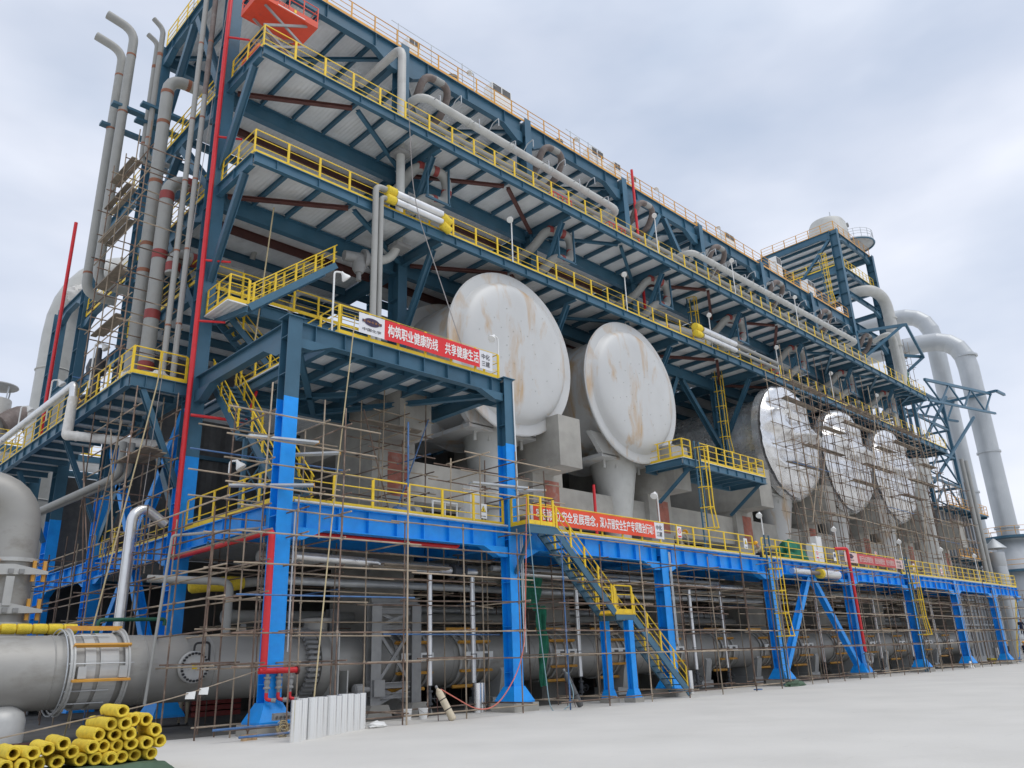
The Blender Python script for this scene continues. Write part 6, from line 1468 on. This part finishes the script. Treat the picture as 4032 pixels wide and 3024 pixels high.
# ================================================================ people
def person(label, at, yaw_, J, cols, hat='hat_yellow', facing=None):
    """J: joints in the person's own frame (x forward, y to the person's left, z up), metres"""
    at = V(at); Rm = Matrix.Rotation(yaw_, 4, 'Z')
    order = ['pelvis', 'chest', 'neck', 'head', 'crown', 'nose', 'shL', 'elL', 'wrL', 'shR', 'elR', 'wrR', 'hipL', 'knL', 'anL', 'toL', 'hipR', 'knR', 'anR', 'toR']
    rad = dict(pelvis=.145, chest=.155, neck=.06, head=.095, crown=.085, nose=.028, shL=.075, elL=.052, wrL=.036, shR=.075, elR=.052, wrR=.036, hipL=.10, knL=.07, anL=.05, toL=.045, hipR=.10, knR=.07, anR=.05, toR=.045)
    zone = dict(pelvis=1, chest=0, neck=2, head=2, crown=2, nose=2, shL=0, elL=0, wrL=0, shR=0, elR=0, wrR=0, hipL=1, knL=1, anL=1, toL=3, hipR=1, knR=1, anR=1, toR=3)
    J = dict(J)
    hd, nk = V(J['head']), V(J['neck']); updir = (hd - nk).normalized()
    J['crown'] = hd + updir * .10
    f = V(facing) if facing else V((1, 0, 0)); f = (f - updir * f.dot(updir)).normalized()
    J['nose'] = hd + f * .105
    edges = [('pelvis', 'chest'), ('chest', 'neck'), ('neck', 'head'), ('head', 'crown'), ('head', 'nose'), ('chest', 'shL'), ('shL', 'elL'), ('elL', 'wrL'), ('chest', 'shR'), ('shR', 'elR'), ('elR', 'wrR'), ('pelvis', 'hipL'), ('hipL', 'knL'), ('knL', 'anL'), ('anL', 'toL'), ('pelvis', 'hipR'), ('hipR', 'knR'), ('knR', 'anR'), ('anR', 'toR')]
    names = list(order); co = [V(J[n]) for n in order]; rr = [rad[n] for n in order]; zn = [zone[n] for n in order]
    idx = {n: i for i, n in enumerate(names)}; ed = [(idx[a], idx[b]) for a, b in edges]
    for s_ in ('L', 'R'):
        w0, e0 = V(J['wr' + s_]), V(J['el' + s_]); d = (w0 - e0).normalized(); side = d.cross(V((1, .3, .2))).normalized()
        co.append(w0 + d * .08); rr.append(.034); zn.append(2); palm = len(co) - 1; ed.append((idx['wr' + s_], palm))
        for k, ln in enumerate((.05, .075, .085, .078, .06)):
            off = side * ((k - 2) * .017) if k else side * -.045
            st = co[palm] + (d * .035 if k else d * -.02) + off
            co.append(st); rr.append(.010); zn.append(2); i1 = len(co) - 1; ed.append((palm, i1))
            co.append(st + (d + V((.35, 0, -.1)) * (.5 if k else .2) + (side * -.3 if not k else V())).normalized() * ln); rr.append(.008); zn.append(2); ed.append((i1, i1 + 1))
    me = bpy.data.meshes.new('person'); me.from_pydata([tuple(c) for c in co], ed, [])
    o = bpy.data.objects.new('person_tmp', me); COL.objects.link(o)
    sk = o.modifiers.new('skin', 'SKIN'); sk.use_smooth_shade = True
    for i, v in enumerate(me.skin_vertices[0].data): v.radius = (rr[i], rr[i]); v.use_root = (i == 0)
    sb = o.modifiers.new('sub', 'SUBSURF'); sb.levels = 1; sb.render_levels = 1
    dg = bpy.context.evaluated_depsgraph_get(); em = bpy.data.meshes.new_from_object(o.evaluated_get(dg))
    bpy.data.objects.remove(o)
    for m in cols: em.materials.append(MAT[m])
    while len(em.materials) > 4: em.materials.pop(index=0)
    for p in em.polygons:
        c = p.center; i = min(range(len(co)), key=lambda k: (co[k] - c).length - rr[k]); p.material_index = zn[i]; p.use_smooth = True
    em.name = 'person'
    r = bpy.data.objects.new('person', em); COL.objects.link(r); r.location = at; r.rotation_euler = (0, 0, yaw_)
    LOC[r.name] = at
    tag(r, label, 'person')
    def child(nm, mb, m):
        me2 = mesh(nm, mb, m, V((0, 0, 0)), True); c = bpy.data.objects.new(nm, me2); COL.objects.link(c); c.parent = r; return c
    child('hard_hat', MB().lathe(hd + updir * .055, updir, [(.16, 0), (.165, .012), (.135, .015), (.132, .06), (.11, .11), (.06, .14), (.012, .15)], 20), hat)
    ex = f.cross(updir).normalized()
    for s_ in (-.034, .034): child('eye', MB().lathe(hd + f * .086 + ex * s_ + updir * .018, f, [(.012, 0), (.009, .008)], 8), 'black')
    child('mouth', MB().bar(hd + f * .09 - ex * .022 - updir * .045, hd + f * .09 + ex * .022 - updir * .045, .012, .01), 'red_band')
    return r
STAND = dict(pelvis=(0, 0, .92), chest=(.02, 0, 1.25), neck=(.02, 0, 1.47), head=(.04, 0, 1.60), shL=(.01, .19, 1.40), elL=(-.06, .30, 1.13), wrL=(.06, .17, .95), shR=(.01, -.19, 1.40), elR=(-.06, -.30, 1.13), wrR=(.08, -.17, .97), hipL=(0, .10, .88), knL=(.06, .11, .48), anL=(.0, .12, .08), toL=(.15, .14, .045), hipR=(0, -.10, .88), knR=(.02, -.11, .48), anR=(-.06, -.12, .08), toR=(.09, -.14, .045))
STRIDE = dict(STAND, knL=(.22, .10, .50), anL=(.26, .11, .09), toL=(.42, .11, .05), knR=(-.02, -.10, .48), anR=(-.32, -.11, .12), toR=(-.20, -.11, .045))
BEND = dict(pelvis=(0, 0, .80), chest=(.32, 0, .92), neck=(.53, 0, .95), head=(.66, 0, 1.0), shL=(.45, .18, .90), elL=(.52, .24, .64), wrL=(.66, .16, .46), shR=(.45, -.18, .90), elR=(.52, -.24, .64), wrR=(.70, -.14, .44), hipL=(.0, .10, .77), knL=(.16, .13, .44), anL=(.02, .14, .08), toL=(.17, .15, .045), hipR=(0, -.10, .77), knR=(.10, -.13, .42), anR=(-.06, -.14, .08), toR=(.09, -.15, .045))
SQUAT = dict(pelvis=(0, 0, .42), chest=(.20, 0, .68), neck=(.32, 0, .87), head=(.40, 0, .98), shL=(.27, .19, .82), elL=(.45, .25, .62), wrL=(.62, .16, .56), shR=(.27, -.19, .82), elR=(.45, -.25, .62), wrR=(.62, -.16, .52), hipL=(.02, .11, .40), knL=(.40, .18, .48), anL=(.16, .16, .09), toL=(.31, .18, .045), hipR=(.02, -.11, .40), knR=(.38, -.18, .46), anR=(.10, -.16, .09), toR=(.25, -.18, .045))
CLIMB = dict(STAND, pelvis=(.02, 0, 1.0), knL=(.30, .12, .86), anL=(.20, .12, .44), toL=(.34, .12, .40), elL=(.22, .24, 1.20), wrL=(.46, .24, 1.25), elR=(.18, -.25, 1.15), wrR=(.42, -.26, 1.10), chest=(.14, 0, 1.28), neck=(.2, 0, 1.47), head=(.24, 0, 1.6))
person('man in brown jacket and yellow hard hat walking at the far yard end', (74.62, 1.30, .0), R(-120), STRIDE, ['cloth_brown', 'cloth_black', 'skin', 'black'])
person('person in dark clothes and yellow hard hat cut off by the picture edge', (75.6, .15, .0), R(-30), STAND, ['cloth_navy', 'cloth_black', 'skin', 'black'])
person('person in navy clothes and white hard hat climbing the bright blue far stair', (76.05, .1, 2.05), R(0), CLIMB, ['cloth_navy', 'cloth_navy', 'skin', 'black'], 'hat_white')
person('worker in khaki with yellow hard hat stooping on the deck past the orange banner', (22.55, .9, ZD + .035), R(0), BEND, ['cloth_khaki', 'cloth_khaki', 'skin', 'black'])
person('worker with yellow hard hat crouching on the deck by the first caged deck ladder', (31.2, 1.0, ZD + .035), R(160), SQUAT, ['cloth_khaki', 'cloth_navy', 'skin', 'black'])
person('worker in dark clothes and yellow hard hat bending on the side walkway', (-1.7, 17.2, ZS + .005), R(-70), dict(BEND, pelvis=(0, 0, .9), head=(.5, 0, 1.42), neck=(.4, 0, 1.3), chest=(.25, 0, 1.15), shL=(.3, .19, 1.24), shR=(.3, -.19, 1.24), elL=(.45, .25, 1.0), elR=(.45, -.25, 1.0), wrL=(.65, .16, .95), wrR=(.65, -.16, .93), hipL=(0, .1, .87), hipR=(0, -.1, .87)), ['cloth_brown', 'cloth_black', 'skin', 'black'])
person('worker in khaki trousers standing in the dark behind the header pipe', (.55, 7.0, .01), R(-100), STAND, ['cloth_navy', 'cloth_khaki', 'skin', 'black'])

# ================================================================ distance
DG = thing('silver_duct', 'pair-front silver duct rising and bending toward the stair tower, the nearer one', 'duct', (100, 5.3, 12), 'two big silver ducts beyond the tower')
def big_duct(T, x, y, z0, z1, r, yb, flz):
    part('duct_run', MB().pipe([(x, y, z0), (x, y, z1), (x - 3, yb, z1)], r, 4.6, 36, 5), 'duct_silver', T)
    for z in flz: part('flange_ring', MB().hoop((x, y, z), (0, 0, 1), r + .16, r - .1, .22, 36), 'duct_silver', T)
big_duct(DG, 100, 5.2, 13.5, 40.6, 1.22, 22, (37.5, 24.5, 15.0))
D2 = thing('silver_duct', 'silver duct standing behind the nearer one and reaching higher', 'duct', (104, 9.7, 8), 'two big silver ducts beyond the tower')
big_duct(D2, 104, 9.6, 9.0, 46.9, 1.15, 26, (42.5, 33.5, 20.5))
T = thing('duct_platform', 'steel lattice platform arm reaching from the gallery end to the silver ducts', 'platform', (90, 6, 29))
for y in (3.2, 7.6):
    part('chord', MB().bar((79.4, y + 1.5, 29.6), (99, y, 31.6), .25, .3), 'steel_blue', T)
    part('chord', MB().bar((79.4, y + 1.5, 27.2), (99, y, 29.0), .22, .25), 'steel_blue', T)
    for k in range(6):
        t0, t1 = k / 6, (k + 1) / 6; a, b = lerp((79.4, y + 1.5, 29.6), (99, y, 31.6), t0), lerp((79.4, y + 1.5, 27.2), (99, y, 29.0), t1)
        if k % 2: a, b = lerp((79.4, y + 1.5, 27.2), (99, y, 29.0), t0), lerp((79.4, y + 1.5, 29.6), (99, y, 31.6), t1)
        part('diagonal', MB().bar(a, b, .16, .18), 'steel_blue', T)
part('end_beam', MB().bar((98.5, 2.4, 31.7), (98.5, 8.6, 31.7), .3, .3), 'steel_blue', T)
part('end_beam', MB().bar((102, 2.4, 31.9), (98.5, 2.4, 31.7), .3, .3), 'steel_blue', T)
for p, q in (((84, 7.4, 19), (97, 5.2, 28.6)), ((84, 7.4, 24), (92, 6.4, 30.6))): part('raking_strut', MB().bar(p, q, .26, .28), 'steel_blue', T)
T = thing('lattice_tower', 'dark blue lattice tower with crossed bracing beyond the gallery end', 'lattice tower', (85, 8.5, 15.55))
LXs, LYs = (80.2, 90.6), (6.6, 10.6)
for x in LXs:
    for y in LYs: part('leg', MB().bar((x, y, 15.55), (x, y, 29.6), .32, .32, (0, 1, 0)), 'steel_blue', T)
for k in range(4):
    z = 15.6 + 3.5 * k; z2 = z + 3.5
    for y in LYs:
        part('ring_beam', MB().bar((LXs[0], y, z2), (LXs[1], y, z2), .2, .26), 'steel_blue', T)
        part('diagonal', MB().bar((LXs[0], y, z + .2), ((LXs[0] + LXs[1]) / 2, y, z2 - .1), .16, .18), 'steel_blue', T)
        part('diagonal', MB().bar((LXs[1], y, z + .2), ((LXs[0] + LXs[1]) / 2, y, z2 - .1), .16, .18), 'steel_blue', T)
    for x in LXs:
        part('ring_beam', MB().bar((x, LYs[0], z2), (x, LYs[1], z2), .2, .26), 'steel_blue', T)
        part('diagonal', MB().bar((x, LYs[0], z + .2), (x, LYs[1], z2 - .1), .16, .18), 'steel_blue', T)
T = thing('clad_building', 'grey steel clad building with ribbed wall beyond the last tank', 'building', (82, 6, 0))
part('wall', MB().box(79.2, 6.2, 0, 89.8, 20, 15.3), 'clad_grey', T)
for k in range(10): part('wall_rib', MB().box(79.4 + k * 1.12, 6.05, .5, 79.52 + k * 1.12, 6.199, 15.2), 'clad_grey', T)
for z in (3.5, 6.5, 9.6, 12.6): part('wall_girt', MB().box(79.2, 6.0, z, 89.85, 6.198, z + .18), 'clad_grey', T)
part('roof', MB().box(79.0, 6.0, 15.302, 90.1, 20.2, 15.5), 'galv', T)
for z, lb in ((15.5, 'top'), (10.2, 'middle')):
    P_ = thing('access_platform', 'walkway on the grey clad building at its %s level' % lb, 'walkway', (84, 5, z))
    part('walkway_plate', MB().box(78.5, 4.6, z - .12, 91.4, 5.99, z), 'steel_blue', P_)
    for k in range(6): part('joist', MB().box(78.8 + k * 2.4, 4.7, z - .34, 78.95 + k * 2.4, 5.99, z - .122), 'steel_blue', P_)
    railing('orange handrail on the %s walkway of the grey clad building' % lb, [(78.5, 4.65, z), (91.3, 4.65, z), (91.3, 5.9, z)], 'handrails of the clad building', 'orange_yellow', 1.2)
for k in range(2):
    pipe('wall_pipe', [(83.6 + k * 1.4, 4.0, 21), (83.6 + k * 1.4, 4.0, 7.2)], .22, 'steep grey pipe in front of the grey clad building, ' + ['first', 'second'][k] + ' of two', 'grey_pipe', n=12)
T = thing('cowl_stack', 'short grey stack with conical rain cowl at the far end of the deck', 'stack', (89, 3.9, 6))
part('stack_shell', MB().lathe((88.2, 3.9, 0), (0, 0, 1), [(.78, 0), (.78, 8.0), (.84, 8.05), (.84, 8.2), (.78, 8.25), (.74, 9.6), (.78, 9.65), (.78, 11.1)], 28), 'duct_silver', T, True)
part('cowl', MB().lathe((88.2, 3.9, 11.5), (0, 0, 1), [(1.12, 0), (1.12, .06), (.1, 1.1), (.04, 1.12)], 28), 'duct_silver', T, True)
for k in range(4): part('cowl_strut', MB().tube([(88.2 + .7 * math.cos(k * 1.571), 3.9 + .7 * math.sin(k * 1.571), 11.0), (88.2 + .8 * math.cos(k * 1.571), 3.9 + .8 * math.sin(k * 1.571), 11.52)], .04, 6), 'duct_silver', T)
T = thing('silver_vessel', 'large silver vessel carrying the nearer duct, cut by the picture edge', 'vessel', (100, 5.2, 0))
part('vessel_shell', MB().lathe((100.5, 5.2, 0), (0, 0, 1), [(4.2, 0), (4.2, 10.4), (1.8, 13.4), (1.8, 13.8)], 40), 'duct_silver', T, True)
for z, r in ((13.7, 3.4), (9.6, 5.3)):
    part('ring_platform', MB().hoop((100.5, 5.2, z), (0, 0, 1), r, r - 1.5, .25, 32), 'steel_blue', T)
    for h in (.55, 1.1): part('ring_rail', MB().ring((100.5, 5.2, z + h + .1), (0, 0, 1), r - .1, .03, 32, 5), 'orange_yellow', T)
    for k in range(14): part('rail_post', MB().tube([(100.5 + (r - .1) * math.cos(k * .4488), 5.2 + (r - .1) * math.sin(k * .4488), z + .12), (100.5 + (r - .1) * math.cos(k * .4488), 5.2 + (r - .1) * math.sin(k * .4488), z + 1.2)], .04, 5), 'orange_yellow', T)
# tower pipe
T = thing('tower_pipe', 'thick pale pipe looping out of the stair tower and down to the upper gallery', 'pipe', (78, 6.5, 30))
part('pipe_run', MB().pipe([(72.5, 9.5, 39.2), (72.5, 6.4, 39.2), (76.3, 6.0, 39.2), (76.6, 6.0, 29.5), (73.6, 5.9, 27.4)], .62, 1.9, 24, 6), 'pale_pipe', T, True)
for z in (33.2, 36.5): part('flange_ring', MB().hoop((76.5, 6.0, z), (0, 0, 1), .72, .6, .16, 24), 'pale_pipe', T)
pipe('tower_pipe', [(72.6, 7.0, 33.0), (72.8, 5.6, 33.6), (74.6, 5.4, 33.8), (74.9, 5.4, 27.6)], .26, 'slimmer pale pipe in front of the thick tower pipe', 'pale_pipe', .8)
pipe('tower_pipe', [(70.6, 5.6, Z3L), (70.9, 5.6, Z2L)], .3, 'straight pale pipe joining the two galleries near their end', 'pale_pipe')
T = thing('tower_outrigger', 'blue outrigger frame with a grey sheet ball beside the tower pipe', 'outrigger', (76, 4, 33))
for p, q in (((X[7] + .3, Y1 - .4, 33.3), (73.5, 3.6, 34.2)), ((73.5, 3.6, 34.2), (82.5, 5.2, 33.2)), ((X[7] + 1, Y1 - .4, 30.6), (73.0, 3.9, 34.0)), ((82.5, 5.2, 33.2), (79.2, 7.4, 30.2)), ((82.5, 5.2, 33.2), (78.8, 7.4, 33.2))):
    part('member', MB().bar(p, q, .26, .3), 'steel_blue', T)
# side distance
AD = thing('arch_duct', 'huge pale duct rising behind the side columns and arching into the plant', 'duct', (.9, 33, 0))
part('duct_run', MB().pipe([(.9, 33, 0), (.95, 33, 29.3), (14, 32, 29.3)], 1.05, 6.5, 40, 9), 'pale_pipe', AD, True)
for z in (12, 16.5, 20.5): part('weld_bead', MB().ring((.92, 33, z), (0, 0, 1), 1.06, .05, 40), 'pale_pipe', AD)
crumple('wool_lagging', 'ragged white wool lagging round the arch duct where it meets the tall side column', 1.9, 31.6, 25.6, 1.3, .8, .8, 'white_wool', 15, 'lagging', .3)
SI = thing('silo', 'grey silo with flat rain cap behind the far pipe rack', 'silo', (2.4, 55, 18))
part('silo_shell', MB().lathe((2.0, 55, 16.0), (0, 0, 1), [(.9, 0), (1.2, .6), (1.2, 8.4), (1.15, 8.5)], 32), 'header_steel', SI, True)
part('rain_cap', MB().lathe((2.0, 55, 25.6), (0, 0, 1), [(1.5, 0), (1.55, .05), (1.5, .15), (.1, .3)], 32), 'grey_iron', SI, True)
for k in range(4): part('cap_strut', MB().tube([(2.0 + 1.1 * math.cos(k * 1.571 + .5), 55 + 1.1 * math.sin(k * 1.571 + .5), 24.3), (2.0 + 1.2 * math.cos(k * 1.571 + .5), 55 + 1.2 * math.sin(k * 1.571 + .5), 25.65)], .06, 6), 'galv', SI)
pipe('silo_duct', [(2.6, 54, 22.2), (4.2, 54, 23.6), (5.6, 54, 21.0), (5.7, 54, 14)], .85, 'brown grey duct curving from the silo down behind the arch duct', 'brown_pipe', 1.8, n=24)
PRk = thing('pipe_rack', 'far blue pipe rack with cluttered levels behind the side walkway', 'pipe rack', (0, 50, 0))
for x in (-6, -1, 4, 9):
    for y in (46, 52): part('column', MB().bar((x, y, 0), (x, y, 18.5), .4, .4, (0, 1, 0)), 'steel_blue', PRk)
for z in (6, 10, 14, 18.2):
    for y in (46, 52): part('beam', MB().bar((-9, y, z), (12, y, z), .3, .5), 'steel_blue', PRk)
    part('deck_panel', MB().box(-9, 46.3, z + .26, 12, 51.7, z + .32), 'deck_sheet', PRk)
    rail_ = MB()
railing('far yellow handrail on the top of the pipe rack', [(-9, 45.8, 18.5), (12, 45.8, 18.5)], 'handrails of the far pipe rack', sp=1.5)
railing('far yellow handrail on the lower level of the pipe rack', [(-9, 45.8, 14.4), (12, 45.8, 14.4)], 'handrails of the far pipe rack', sp=1.5)
rnd = random.Random(77)
for k in range(10):
    z = (6.6, 7.0, 10.7, 11.2, 14.8, 15.3, 7.6, 11.8, 3.5, 4.2)[k]; r = rnd.uniform(.15, .4)
    pipe('rack_pipe', [(-9, 46.6 + k * .4, z), (12, 46.6 + k * .4, z)], r, '%s pipe lying on the far pipe rack' % ORD[k], rnd.choice(('grey_pipe', 'alum_clad', 'primer', 'pale_pipe')), group='pipes on the far pipe rack', n=10)
for k in range(6):
    x, y = ((-2.4, 26), (2, 27), (6, 30), (12, 34), (3, 38), (-1, 41))[k]
    T = thing('process_vessel', '%s dull vessel standing in the clutter behind the side face' % ORD[k], 'vessel', (x, y, 0), 'dull vessels behind the side face')
    h = (6, 8, 11, 12, 13, 9)[k]; r = (1.0, 1.4, 2, 2.4, 2, 1.3)[k]
    part('vessel_shell', MB().lathe((x, y, 0), (0, 0, 1), [(r, 0), (r, h), (r * .7, h + r * .5), (.2, h + r * .6)], 24), 'clad_grey', T, True)
    part('nozzle', MB().lathe((x, y - r + .1, h * .6), (0, -1, 0), [(.3, 0), (.3, .5), (.45, .5), (.45, .62)], 14), 'grey_iron', T, True)
